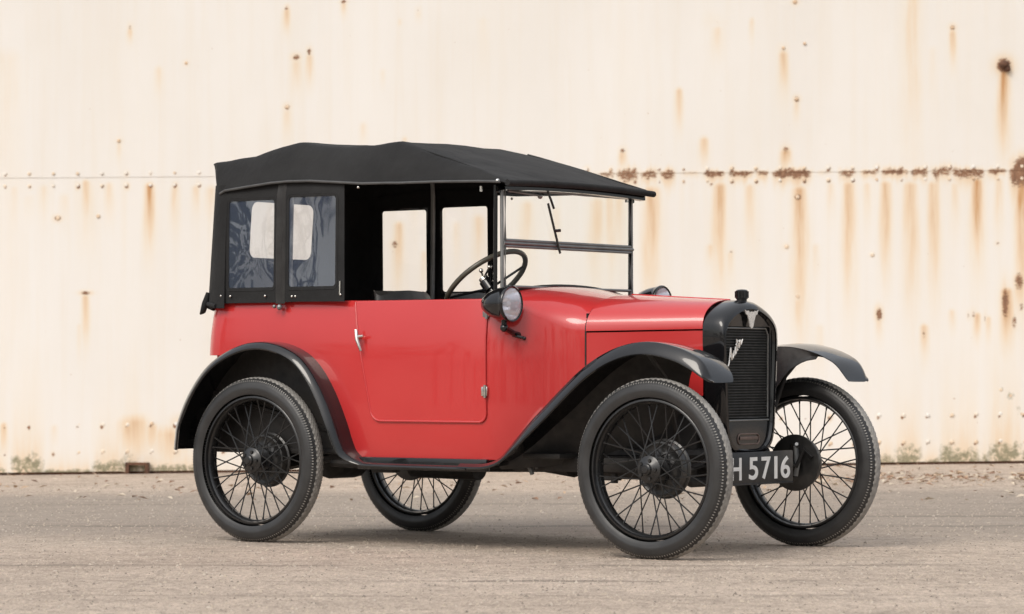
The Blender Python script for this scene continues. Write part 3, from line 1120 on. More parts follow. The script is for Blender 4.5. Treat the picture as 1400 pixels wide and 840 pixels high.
b = MB()
rings = [rad_ring(1.897, .02, .023), rad_ring(1.94, .022, .023), rad_ring(1.968, .020, .018), rad_ring(1.982, .013, .008), rad_ring(1.988, .002, -.001)]
rings.append([(1.990, y * .95, .66 + (z - .66) * .965) for (x, y, z) in rings[4]])
b.grid(rings, closed_v=True)
rad = b.build('radiator_shell', BLACK, car, smooth=55, solid=.003)
inner = [(1.976, y * .92, .66 + (z - .66) * .95) for (x, y, z) in rings[4]]
b = MB()                                        # header and foot panels around the core, with the core opening cut out
cz, opening = .675, []
for (_, y, z) in inner:
    # point of a rounded rectangle in the direction of the shell point
    hw, hz = .157, .174
    dy, dz = y, z - cz
    k = 1 / max(abs(dy) / hw, abs(dz) / hz, 1e-6)
    opening.append((1.974, dy * k, cz + dz * k))
b.grid([[(1.985, y * 1.03, .66 + (z - .66) * 1.015) for (x, y, z) in inner], inner, opening, [(1.955, y, z) for (_, y, z) in opening]], closed_v=True)
b.build('header_panel', BLACK, rad, smooth=30)
b = MB()
b.face([(1.957, -.157, .501), (1.957, .157, .501), (1.957, .157, .849), (1.957, -.157, .849)])
for k in range(33):
    z = .507 + k * .0104
    b.box((1.958, -.155, z), (1.966, .155, z + .0042), .001)
for k in range(45):
    y = -.154 + k * .007
    b.box((1.9575, y - .0009, .502), (1.9645, y + .0009, .848))
b.build('grille', simple('radiator_core', (0.022, 0.023, 0.023), (0.04, 0.04, 0.039), .4, .6, 20, metal=.3), rad, smooth=30)
b = MB()
fr = [(1.968, -.149, .507), (1.968, .149, .507), (1.968, .152, .82), (1.968, .136, .843), (1.968, -.136, .843), (1.968, -.152, .82)]
b.tube(fr, .0035, 8, closed=True)
b.tube([(1.978, -.14, .498), (1.978, .14, .498)], .0035, 8)
b.build('core_frame', STEEL, rad)
b = MB()                                        # filler cap
b.lathe([(.925, .0), (.925, .032), (.938, .027), (.943, .020), (.952, .020), (.954, .0235), (.984, .0235), (.988, .019), (.990, 0)], (1.948, 0, 0), 'Z', 20)
for k in range(10):
    a = k * 2 * math.pi / 10
    b.tube([(1.948 + .0235 * math.cos(a), .0235 * math.sin(a), .957), (1.948 + .0235 * math.cos(a), .0235 * math.sin(a), .982)], .003, 6)
b.build('radiator_cap', BLACK, rad)
b = MB()                                        # starting-handle hole in the foot panel
pts = rounded(-.075, .075, .408, .446, .018)
b.tube([(1.977, y, z) for y, z in pts], .003, 8, closed=True)
b.box((1.9765, -.062, .424), (1.980, .066, .437), .002)
b.build('handle_slot', simple('slot_brown', (.10, .07, .06), (.17, .12, .10), .5, .7, 20), rad)
# winged V emblem
b = MB()
wing = [(-.041, .908), (-.030, .903), (-.020, .905), (-.012, .900), (0, .902), (.012, .900), (.020, .905), (.030, .903), (.041, .908), (.034, .893), (.024, .890), (.016, .872), (.009, .852), (0, .846), (-.009, .852), (-.016, .872), (-.024, .890), (-.034, .893)]
vf = [b.bm.verts.new((1.9885, y * 1.15, .878 + (z - .878) * 1.15)) for y, z in wing]
b.bm.faces.new(vf)
b.build('winged_emblem', SILVER, rad, smooth=None, solid=.004, offset=1)
# maker's name in script across the core
script = {
    'A': [[(0, 0), (.25, .15), (.55, .75), (.72, 1.05), (.74, .6), (.78, .1), (.9, .02)], [(.3, .38), (.55, .42), (.85, .36)]],
    'u': [[(0, .45), (.02, .1), (.15, .02), (.3, .2), (.36, .45), (.36, .1), (.5, .02)]],
    's': [[(0, .05), (.18, .42), (.24, .5), (.25, .3), (.32, .12), (.2, .0), (.08, .06)]],
    't': [[(.15, .95), (.1, .4), (.12, .06), (.3, .04)], [(-.08, .6), (.42, .66)]],
    'i': [[(.05, .45), (.05, .1), (.18, .03)], [(.06, .62), (.07, .67)]],
    'n': [[(0, .45), (.02, .02)], [(.02, .3), (.15, .46), (.27, .4), (.29, .05), (.5, .1), (.7, .22)]]}
b = MB()
xo = 0
for ch, adv in zip('Austin', (.95, .52, .40, .40, .24, .4)):
    for st_ in script[ch]:
        pl = []
        for q in spline(st_, 4):
            X, Y = (q[0] + xo) * .040, q[1] * .045
            ca, sa = math.cos(R(38)), math.sin(R(38))
            X += Y * .35
            pl.append((1.973, -.136 + X * ca - Y * sa * .6,   .700 + X * sa * 1.15 + Y * ca))
        b.tube(pl, .0029, 6)
    xo += adv
b.build('name_script', SILVER, rad)

# ---- number plate
b = MB()
b.box((2.006, -.243, .260), (2.013, .262, .380), .003)
b.tube([(2.013, -.24, .26), (2.013, .259, .26)], .0035, 6)
npl = b.build('number_plate', PLATE, car, smooth=30)
npl.rotation_euler = (0, 0, 0)


def glyph_mesh(mb, text, boxes, x):
    for ch, (y0, y1, z0, z1) in zip(text, boxes):
        cu = bpy.data.curves.new('glyph', 'FONT')
        cu.body = ch
        cu.offset = 0.016
        to = bpy.data.objects.new('glyph', cu)
        COL.objects.link(to)
        dg = bpy.context.evaluated_depsgraph_get()
        me = bpy.data.meshes.new_from_object(to.evaluated_get(dg))
        bpy.data.objects.remove(to)
        xs = [v.co.x for v in me.vertices]
        ys = [v.co.y for v in me.vertices]
        ax, bx, ay, by = min(xs), max(xs), min(ys), max(ys)
        vm = [mb.bm.verts.new((x, y0 + (v.co.x - ax) / (bx - ax) * (y1 - y0), z0 + (v.co.y - ay) / (by - ay) * (z1 - z0))) for v in me.vertices]
        for p_ in me.polygons:
            try:
                mb.bm.faces.new([vm[i] for i in p_.vertices])
            except ValueError:
                pass
        bpy.data.meshes.remove(me)


zz = (.276, .360)
for ch, bx in zip('H5716', [(-.180, -.110, *zz), (-.058, .006, *zz), (.032, .096, *zz), (.124, .144, *zz), (.170, .236, *zz)]):
    b = MB()
    glyph_mesh(b, ch, [bx], 2.0145)
    b.build('plate_character', WHITE, npl, smooth=None, solid=.002)
for y in (-.15, .15):
    b = MB()
    b.tube([(2.005, y, .33), (1.95, y * .8, .31), (1.92, y * .7, .30)], .008, 8)
    b.build('plate_bracket', CHASSIS, npl)

# ---- mudguards


def frames(path):
    out = []
    for i, p in enumerate(path):
        a, c = path[max(i - 1, 0)], path[min(i + 1, len(path) - 1)]
        t = Vector((c[0] - a[0], 0, c[1] - a[1])).normalized()
        n = Vector((-t.z, 0, t.x))
        out.append((p, n))
    return out


FG = [(1.02, .318, .552, .50), (1.12, .318, .556, .49), (1.18, .326, .562, .47), (1.233, .345, .568, .45), (1.30, .392, .575, .42), (1.369, .446, .58, .40), (1.453, .512, .584, .385), (1.536, .583, .586, .38), (1.635, .660, .588, .375),
      (1.733, .714, .588, .375), (1.83, .743, .588, .375), (1.925, .747, .588, .38), (2.02, .727, .586, .385), (2.09, .697, .584, .39), (2.14, .667, .581, .395), (2.16, .654, .574, .402), (2.172, .646, .560, .415)]
for s in (-1, 1):
    path = spline(FG, 5)
    rows = []
    for (p, n) in frames(path):
        yo, yi = p[2], p[3]
        k = smooth01((p[0] - 1.15) / .3)
        h = (.012 + .026 * k) * (1 - 1.25 * max(0, (p[0] - 2.085) / .09) ** 2)   # how far the flank turns down from the crown; the nose rolls over
        prof = [(yi, h * .72), (yi + (yo - yi) * .25, h * .95), (yi + (yo - yi) * .55, h * 1.05), (yo - .034, h * 1.04), (yo - .0245, h * 1.02), (yo - .0225, h * .98), (yo - .012, h * .5), (yo - .001, h * .06), (yo, -.003), (yo - .004, -.006), (yo - .008, .0)]
        rows.append([(p[0] + n.x * q, s * y, p[1] + n.z * q) for y, q in prof])
    b = MB()
    b.grid(rows)
    fg = b.build('front_mudguard', BLACK, car, smooth=38, solid=.003)
    # inner valance from the chassis up to the wing
    b = MB()
    top, bot = [], []
    for row in rows:
        x, y, zt = row[0]
        if not 1.16 < x < 2.05:
            continue
        zb_ = lerp_table([(1.16, .31), (1.3, .32), (1.5, .36), (1.78, .45), (1.86, .52), (1.90, .60), (1.94, .68), (2.0, .72), (2.085, .735)], x)
        zb_ = min(zb_, zt - .004)
        top.append(row[0])
        bot.append((x, s * (abs(y) - .09 * min(1, (zt - zb_) / .2)), zb_))
    b.grid([top, [tuple((Vector(a) + Vector(c)) / 2 + Vector((0, s * .012, 0))) for a, c in zip(top, bot)], bot])
    b.build('valance', CHASSIS, fg, smooth=60, solid=.003)
    b = MB()                                    # stay iron
    b.tube([(1.86, s * .30, .42), (1.88, s * .42, .66), (1.89, s * .57, .765)], .009, 8)
    b.build('stay', CHASSIS, fg)

RG = [(-.378, .362), (-.372, .41), (-.36, .466), (-.305, .572), (-.218, .674), (-.12, .734), (-.004, .770), (.112, .769), (.226, .731), (.301, .668), (.365, .575), (.413, .476), (.44, .405), (.47, .352), (.53, .324), (.62, .316), (1.06, .313)]
for s in (-1, 1):
    path = spline(RG, 5)
    fr_ = frames(path)
    rows = []
    for (p, n) in fr_:
        k = smooth01((p[0] - .40) / .16)
        yo = .600 + (.553 - .600) * k
        yi = .47 + .02 * k
        h = .024 * (1 - k) + .010 * k
        prof = [(yi, h), (yi + .03, h), (yo - .055, h * .98), (yo - .022, h * .92), (yo - .013, h * .75), (yo - .002, h * .1), (yo, -.002), (yo - .003, -.006), (yo - .009, -.003)]
        if p[0] < -.1:
            prof[0] = (yi - .10 * smooth01((-.1 - p[0]) / .2), h)
        rows.append([(p[0] - n.x * -q, s * y, p[1] + n.z * q) for y, q in prof])
    b = MB()
    b.grid(rows)
    b.build('rear_mudguard', BLACK, car, smooth=60, solid=.003)

for s in (-1, 1):                               # valance under the doors
    b = MB()
    b.box((.50, s * .50 - .012, .300), (1.13, s * .50 + .012, .348), .004)
    b.build('sill', BLACK, car)

# ---- wheels
TY = .0455


def tyre_profile():
    prof = []
    a = TY
    for k in range(29):
        th = math.pi * (k / 28) * 1.36 - math.pi * .18       # from inner bead over the tread to the outer bead
        prof.append((-a * math.cos(th) * (1.0 if abs(math.cos(th)) < .7 else 1.0), (RAD - a) + a * math.sin(th)))
    return prof


def make_tyre():
    n = 540
    prof = tyre_profile()
    mb = MB()
    rows = []
    for k in range(n):
        a = 2 * math.pi * k / n
        row = []
        for j, (y, r) in enumerate(prof):
            ph = abs(y) / TY
            top = (r - (RAD - TY)) / TY                      # 1 on the crown, 0 at the widest
            d = 0
            if top > .60:
                blk = (k % 3) < 2
                if .58 < ph < .80:
                    d = 0 if blk else -.0036
                elif ph <= .58:
                    zig = ((k // 3) + j) % 2
                    d = -.003 if zig else 0
                    if j in (10, 18):
                        d = -.004
            rib = .0016 if j in (4, 24) else (-.0008 if j in (5, 23) else 0)
            row.append(((r + d) * math.cos(a), y + (rib if y > 0 else -rib), (r + d) * math.sin(a)))
        rows.append(row)
    mb.grid(rows, closed_u=True)
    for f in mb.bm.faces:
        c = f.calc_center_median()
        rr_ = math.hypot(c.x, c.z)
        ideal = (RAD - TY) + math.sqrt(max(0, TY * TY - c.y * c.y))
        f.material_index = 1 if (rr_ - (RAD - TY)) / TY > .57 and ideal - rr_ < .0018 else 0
    return mb


mb = make_tyre()
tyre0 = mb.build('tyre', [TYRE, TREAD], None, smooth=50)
mb = MB()
mb.lathe([(-.030, .258), (-.034, .254), (-.034, .248), (-.026, .244), (-.020, .246), (-.012, .238), (.012, .238), (.020, .246), (.026, .244), (.034, .248), (.034, .254), (.030, .258)], n=72)
wheel0 = mb.build('wheel', RIM, None, smooth=50)
mb = MB()
mb.lathe([(.034, 0), (.034, .046), (.028, .05), (.022, .046), (.018, .030), (-.026, .030), (-.030, .048), (-.036, .050), (-.040, .044), (-.043, .034), (-.047, .030), (-.050, .022), (-.058, .020), (-.061, .015), (-.066, .013), (-.067, 0)], n=28)
for k in range(5):
    a = k * 2 * math.pi / 5
    mb.tube([(.034 * math.cos(a), -.036, .034 * math.sin(a)), (.034 * math.cos(a), -.051, .034 * math.sin(a))], .0065, 6)
hub0 = mb.build('hub', RIM, None)
mb = MB()
mb.lathe([(.034, 0), (.034, .060), (.038, .066), (.040, .088), (.036, .094), (.038, .100), (.048, .103), (.066, .103), (.070, .110), (.076, .110), (.078, .104), (.078, 0)], n=40)
for k in range(6):
    a = k * 2 * math.pi / 6 + .3
    mb.tube([(.07 * math.cos(a), .044, .07 * math.sin(a)), (.07 * math.cos(a), .036, .07 * math.sin(a))], .007, 6)
DRUM = simple('drum_enamel', (.012, .012, .012), (.035, .033, .031), .28, .5, 18, coat=.2)
drum0 = mb.build('brake_drum', DRUM, None)
spokes0 = []
for side in (-1, 1):
    for tdir in (-1, 1):
        mb = MB()
        y0, r0 = (-.033, .044) if side < 0 else (.026, .044)
        lead = R(62) * tdir
        p0 = Vector((r0 * math.cos(lead), y0, r0 * math.sin(lead)))
        p1 = Vector((.2405, .012 * (1 if side > 0 else -1) * -.6, 0))
        mb.tube([p0, p0.lerp(p1, .5), p1], .0028, 6)
        mb.tube([p1.lerp(p0, .05), p1], .0038, 6)
        spokes0.append(mb.build('spoke', RIM, None))
proto_used = False


def add_child(src, parent):
    c = src.copy()
    COL.objects.link(c)
    c.parent = parent
    return c


for (x, y, rot, spin) in ((0, -TRK, 0, .2), (WB, -TRK, 0, 1.1), (0, TRK, math.pi, .5), (WB, TRK, math.pi, 2.0)):
    w = wheel0 if not proto_used else wheel0.copy()
    if proto_used:
        COL.objects.link(w)
    w.parent = car
    w.location = (x, y, RAD - .006)
    w.rotation_euler = (0, 0, rot)
    kids = []
    for src in (tyre0, hub0, drum0):
        if proto_used:
            add_child(src, w)
        else:
            src.parent = w
    for k in range(9):
        for q, src in enumerate(spokes0):
            if k == 0 and not proto_used:
                sp = src
                sp.parent = w
            else:
                sp = add_child(src, w)
            sp.rotation_euler = (0, spin + 2 * math.pi * (k + q * .25) / 9, 0)
    proto_used = True

# ---- running gear
b = MB()
for s in (-1, 1):
    b.tube([(-.28, s * .30, .40), (.3, s * .30, .375), (1.2, s * .25, .36), (1.98, s * .12, .37)], .026, 8)
b.tube([(.2, -.3, .375), (.2, .3, .375)], .02, 8)
b.tube([(1.0, -.27, .36), (1.0, .27, .36)], .02, 8)
b.build('chassis_frame', CHASSIS, car)
b = MB()
b.tube([(0, -.47, .329), (0, -.12, .329), (0, -.08, .329), (0, .08, .329), (0, .12, .329), (0, .47, .329)], [.032, .032, .09, .09, .032, .032], 14)
b.tube([(0, 0, .33), (.7, 0, .37)], .03, 10)
for s in (-1, 1):
    b.tube([(.32, s * .33, .35), (0, s * .34, .30), (-.05, s * .34, .295)], .018, 6, flat=1.6)
    b.tube([(-.05, s * .34, .37), (-.05, s * .34, .27)], .012, 6)
b.build('rear_axle', CHASSIS, car)
b = MB()
b.tube([(1.905, -.48, .329), (1.91, -.40, .315), (1.915, -.3, .272), (1.915, .3, .272), (1.91, .40, .315), (1.905, .48, .329)], .019, 10)
for s in (-1, 1):
    b.tube([(1.905, s * .455, .27), (1.905, s * .455, .40)], .017, 10)
    b.tube([(1.905, s * .455, .29), (1.80, s * .43, .27)], .012, 8)
    b.tube([(1.90, s * .43, .30), (1.25, s * .06, .33)], .012, 8)
    b.tube([(1.93, s * .42, .31), (1.96, s * .43, .38), (1.99, s * .44, .35)], .008, 8)
b.tube([(1.80, -.43, .27), (1.80, .43, .27)], .009, 8)
for k in range(5):
    w_ = .40 - .07 * k
    b.tube([(1.93, -w_, .315 + k * .011), (1.93, -.15, .345 + k * .011), (1.93, .15, .345 + k * .011), (1.93, w_, .315 + k * .011)], .007, 6, flat=3.0)
b.build('front_axle', CHASSIS, car)
for s in (-1, 1):
    b = MB()
    b.tube([(1.925, s * .425, .275), (1.93, s * .43, .33), (1.925, s * .425, .392)], [.010, .013, .009], 8)
    b.tube([(1.93, s * .43, .388), (1.945, s * .40, .40)], .007, 8)
    b.build('steering_arm', STEEL, car)
b = MB()
b.box((1.30, -.16, .27), (1.85, .14, .60), .02)
b.box((1.32, -.13, .60), (1.80, .12, .80), .02)
b.box((1.12, -.34, .300), (1.76, .30, .36), .012)
b.tube([(1.25, -.10, .33), (1.05, -.06, .34), (.75, 0, .35)], [.06, .05, .04], 12)
b.build('engine', CHASSIS, car)
b = MB()
b.grid([[(1.44, y, z) for z in (.345, .6, .82, .9)] for y in (-.29, 0, .29)])
b.build('bulkhead', CHASSIS, car, solid=.006)
b = MB()                                        # lever and step bracket seen ahead of the sill
b.box((1.20, -.40, .392), (1.30, -.36, .416), .003)
b.tube([(1.25, -.37, .392), (1.255, -.36, .31)], .006, 8)
b.tube([(1.205, -.38, .355), (1.235, -.38, .33), (1.25, -.38, .29)], [.010, .013, .008], 8)
b.build('step_bracket', simple('worn_iron', (.09, .09, .09), (.2, .2, .19), .45, .65, 25, metal=.4), car)
b = MB()
b.box((1.46, -.33, .272), (1.60, -.29, .285), .003)
b.tube([(1.47, -.31, .30), (1.47, -.31, .265)], .014, 8)
b.tube([(1.58, -.31, .30), (1.58, -.31, .262)], .014, 8)
b.build('sump_flange', CHASSIS, car)
b = MB()
b.tube([(1.5, .17, .5), (1.40, .2, .33), (1.2, .2, .30), (.4, .22, .285), (-.33, .24, .30)], .019, 10)
b.tube([(.55, .215, .285), (.2, .23, .29)], .05, 14)
b.build('exhaust', CHASSIS, car)
b = MB()
b.tube([(.30, -.42, .318), (.62, -.44, .308)], .016, 8)
b.box((.52, -.45, .285), (.63, -.40, .315), .006)
b.build('brake_linkage', CHASSIS, car)

# ---- scuttle furniture: windscreen
ws = MB()
for y in (-.437, .437):
    ws.tube([(1.150, y, .935), (1.148, y, 1.388)], .0075, 10)
ws.tube([(1.149, -.437, 1.388), (1.149, .437, 1.388)], .0065, 10)
windscreen = ws.build('windscreen_frame', STEEL, car)
for z0, z1 in ((1.004, 1.158), (1.181, 1.376)):
    b = MB()
    b.tube([(1.154, -.424, z1), (1.154, .424, z1), (1.154, .424, z0), (1.154, -.424, z0)], .0058, 8, closed=True)
    fr2 = b.build('pane_frame', STEEL, windscreen)
    b = MB()
    b.face([(1.154, -.424, z0), (1.154, .424, z0), (1.154, .424, z1), (1.154, -.424, z1)])
    b.build('pane', GLASS, windscreen, smooth=None)
b = MB()
b.tube([(1.156, -.437, 1.170), (1.156, .437, 1.170)], .0068, 10)
b.build('middle_bar', STEEL, windscreen)
b = MB()
b.tube([(1.146, -y * 1.0, z + .001) for y, z in [(-p[0], p[1]) for p in scuttle_section(1.146)[17:]]] + [(1.146, p[0] * -1, p[1] + .001) for p in reversed(scuttle_section(1.146)[17:-1])], .0065, 8)
b.build('scuttle_welt', CHASSIS, windscreen)
b = MB()
for y in (-.452, .452):
    b.tube([(1.128, y, .93), (1.130, y, 1.39)], .0085 if y < 0 else .0045, 10)
    b.tube([(1.128, y * 1.0, 1.365), (1.150, y, 1.365)], .007, 8)
b.build('hood_pillar', BLACK, car)
b = MB()
b.tube([(1.166, -.170, 1.385), (1.172, -.150, 1.345), (1.172, -.130, 1.312)], .0048, 8)
b.tube([(1.170, -.166, 1.330), (1.168, -.122, 1.232), (1.166, -.080, 1.140)], .0062, 8, flat=.6)
b.tube([(1.168, -.118, 1.226), (1.180, -.098, 1.228)], .006, 8)
b.build('wiper', BLACK, windscreen)
b = MB()
b.tube([(1.160, -.415, 1.368), (1.160, -.215, 1.360)], .005, 8)
b.sphere((1.160, -.205, 1.357), .011)
b.build('wiper_drive', STEEL, windscreen)

# ---- dashboard, steering, seats
b = MB()
sec = scuttle_section(1.125)[16:]
loop = [(1.125, y * .97, z - .012) for y, z in sec] + [(1.125, -y * .97, z - .012) for y, z in reversed(sec)] + [(1.125, .44, .80), (1.125, -.44, .80)]
b.face(loop)
b.build('dashboard', TRIM, car, smooth=None, solid=.012)
sc_ = Vector((.91, -.22, 1.03))
ta = R(50)
e1, e2, nn = Vector((0, 1, 0)), Vector((math.sin(ta), 0, math.cos(ta))), Vector((-math.cos(ta), 0, math.sin(ta)))
b = MB()
b.tube([sc_ + .18 * (math.cos(a) * e1 + math.sin(a) * e2) for a in np.linspace(0, 2 * math.pi, 49)[:-1]], .0105, 10, closed=True)
steer = b.build('steering_wheel', WHEELRIM, car)
b = MB()
for k in range(4):
    a = k * math.pi / 2 + .6
    b.tube([sc_ + nn * -.03 + .02 * (math.cos(a) * e1 + math.sin(a) * e2), sc_ + .178 * (math.cos(a) * e1 + math.sin(a) * e2)], .005, 8)
b.tube([sc_ - nn * .04, sc_ + nn * .004], .026, 14)
b.tube([sc_ - nn * .02, sc_ - nn * .42], .016, 10)
b.build('steering_column', BLACK, steer)
b = MB()
b.tube([sc_ + nn * .004, sc_ + nn * .02], .02, 12)
for a in (1.9, 2.5):
    q = sc_ + nn * .022 + .065 * (math.cos(a) * e1 + math.sin(a) * e2)
    b.tube([sc_ + nn * .018, q], .004, 6)
    b.sphere(q, .009)
b.build('control_lever', CHROME, steer)
for y in (-.23, .23):
    b = MB()
    rows = []
    for k in range(9):
        t = k / 8
        x, z = .62 - .12 * t, .50 + .49 * t
        w_ = .19 - .02 * t ** 3
        th = .05 - .02 * t
        rows.append([(x + th * math.cos(a) * 1.2, y + w_ * (abs(math.sin(a)) ** .5) * (1 if math.sin(a) > 0 else -1), z + .012 * math.cos(3 * a)) for a in np.linspace(0, 2 * math.pi, 25)[:-1]])
    vs = b.grid(rows, closed_v=True)
    b.bm.faces.new(vs[-1])
    st_o = b.build('seat', LEATHER, car, smooth=60)
    b = MB()
    b.box((.60, y - .19, .50), (.96, y + .19, .60), .035)
    b.build('cushion', LEATHER, st_o, smooth=60)
b = MB()
b.box((-.31, -.40, .62), (-.18, .40, .955), .04)
b.box((-.20, -.40, .50), (.18, .40, .62), .035)
b.build('rear_bench', LEATHER, car, smooth=60)

# ---- headlamps
for s, dz in ((-1, 0), (1, .022)):
    c = (1.235, s * .512, .935 + dz)
    b = MB()
    b.lathe([(-.122, 0), (-.120, .012), (-.108, .030), (-.080, .048), (-.045, .060), (-.010, .0655), (.004, .0665), (.008, .070), (.016, .070), (.020, .066), (.018, .061)], c, 'X', 32)
    lamp = b.build('headlamp', BLACK, car, smooth=50)
    b = MB()
    b.lathe([(.014, .061), (-.02, .050), (-.045, .032), (-.058, .012), (-.06, 0)], c, 'X', 32)
    b.build('reflector', simple('silvered', (.86, .86, .88), (.92, .92, .93), .12, .2, 20, metal=1.0), lamp)
    b = MB()
    b.lathe([(.016, .0615), (.021, .05), (.026, .03), (.028, 0)], c, 'X', 32)
    b.build('lens', LENS, lamp)
    b = MB()
    b.lathe([(-.02, 0), (-.014, .010), (0, .012), (.008, .006), (.009, 0)], c, 'X', 12)
    b.build('bulb', WHITE, lamp)
    b = MB()
    cv = Vector(c)
    yb = half_w(1.22)
    b.tube([cv + Vector((-.02, 0, -.05)), cv + Vector((-.02, 0, -.088))], .012, 10)
    b.sphere(cv + Vector((-.02, 0, -.09)), .017)
    b.tube([cv + Vector((-.02, 0, -.09)), (1.215, s * (yb + .03), .826), (1.215, s * (yb - .02), .818)], .011, 8)
    b.tube([(1.205, s * (half_w(1.205) + .010), .818), (1.245, s * (half_w(1.245) + .010), .806)], .006, 8)
    b.sphere((1.243, s * (half_w(1.243) + .014), .806), .008)
    b.sphere((1.20, s * (yb + .03), .832), .010)
    b.build('lamp_bracket', BLACK, lamp)

# ---- hood
HS = [  # x, shoulder y, shoulder z, edge y, edge z
    (-.372, .33, 1.43, .34, 1.405), (-.366, .36, 1.505, .37, 1.41), (-.350, .40, 1.529, .415, 1.410), (-.30, .435, 1.534, .470, 1.408), (-.20, .437, 1.540, .497, 1.411), (-.09, .434, 1.547, .502, 1.421), (.05, .43, 1.579, .503, 1.433), (.14, .43, 1.590, .503, 1.436),
    (.25, .43, 1.578, .503, 1.434), (.39, .43, 1.568, .503, 1.424), (.52, .43, 1.566, .503, 1.414), (.64, .433, 1.572, .503, 1.412), (.70, .437, 1.556, .503, 1.410), (.90, .452, 1.499, .503, 1.408), (1.08, .472, 1.442, .502, 1.403), (1.19, .488, 1.408, .500, 1.398), (1.215, .493, 1.399, .497, 1.392)]
b = MB()
rows = []
for i, (a, c) in enumerate(zip(HS, HS[1:])):
    n = 6
    for k in range(n + (i == len(HS) - 2)):
        t = k / n
        x, ys, zs, ye, ze = [a[j] + (c[j] - a[j]) * t for j in range(5)]
        crown = .012 * smooth01((x + .35) / .3)
        row = []
        half = []
        for f, q in ((0, 0), (.18, .28), (.40, .55), (.66, .80), (.86, .945), (1.0, 1.0)):
            half.append((ye + (ys - ye) * f, ze + (zs - ze) * q))
        half += [(ys * .93, zs + .003), (ys * .8, zs + .005), (ys * .55, zs + crown * .75), (ys * .28, zs + crown * .95), (0, zs + crown)]
        for j, (y, z) in enumerate(half):
            wr = .0022 * math.sin(x * 31 + j * 1.3) * math.sin(y * 23 + x * 9) + .003 * math.sin(x * 11 + y * 17)
            wr *= 1 if 0 < j else 0.3
            xr_ = x + .034 * (1 - min(1, j / 5)) * smooth01((-.22 - x) / .1)
            row.append((xr_, -y, z + wr))
        for j, (y, z) in enumerate(reversed(half[:-1])):
            wr = .003 * math.sin(x * 13 + y * 19 + 1)
            xr_ = x + .034 * max(0, (j - 4) / 5) * smooth01((-.22 - x) / .1)
            row.append((xr_, y, z + wr))
        rows.append(row)
b.grid(rows)
hood = b.build('hood', HOOD, car, smooth=75, solid=.004)
for s in (-1, 1):
    b = MB()
    b.tube([(-.235, s * .492, 1.40)] + [(x, s * (ye + .003), ze) for (x, ys, zs, ye, ze) in HS[4:-1]], .0055, 8)
    b.build('hood_piping', PIPING, hood)
for s in (-1, 1):                               # raised seams along the shoulders of the front panel
    b = MB()
    b.tube([(x, s * (ys * .985), zs + .001) for (x, ys, zs, ye, ze) in HS[11:-1]], .0042, 8)
    b.build('hood_seam', HOOD, hood)
b = MB()                                        # header rail and its rolled front edge
hd = [(1.218, y, 1.394 + .010 * (1 - (y / .5) ** 2)) for y in np.linspace(-.497, .497, 15)]
b.tube(hd, .0125, 10)
b.build('front_roll', HOOD, hood)
b = MB()
rows = []
for y in np.linspace(-.475, .475, 13):
    zz_ = 1.39 + .010 * (1 - (y / .5) ** 2)
    rows.append([(1.150, y, zz_ + .006), (1.192, y, zz_ + .002), (1.192, y, zz_ - .022), (1.166, y, zz_ - .024)])
b.grid(rows, closed_v=True)
b.build('header_rail', BLACK, hood, smooth=30)
b = MB()
for s in (-1, 1):
    b.sphere((1.175, s * .500, 1.402), .009)
    b.sphere((.50, s * .506, 1.400), .006)
    b.tube([(1.09, s * .49, 1.385), (1.09, s * .49, 1.365)], .006, 8)
b.build('hood_fastener', CHROME, hood)
for x, z in ((.14, 1.578), (.64, 1.560)):        # the hood sticks
    b = MB()
    b.tube([(.112, -.465, .95), (x - .02, -.46, z - .16), (x, -.42, z - .012), (x, -.2, z), (x, .2, z), (x, .42, z - .012), (x - .02, .46, z - .16), (.112, .465, .95)] if x < .4 else
           [(x, -.475, z - .14), (x, -.42, z - .012), (x, -.2, z), (x, .2, z), (x, .42, z - .012), (x, .475, z - .14)], .010, 8)
    b.build('hood_stick', STEEL, hood)

# ---- side curtains and rear curtain, with celluloid windows


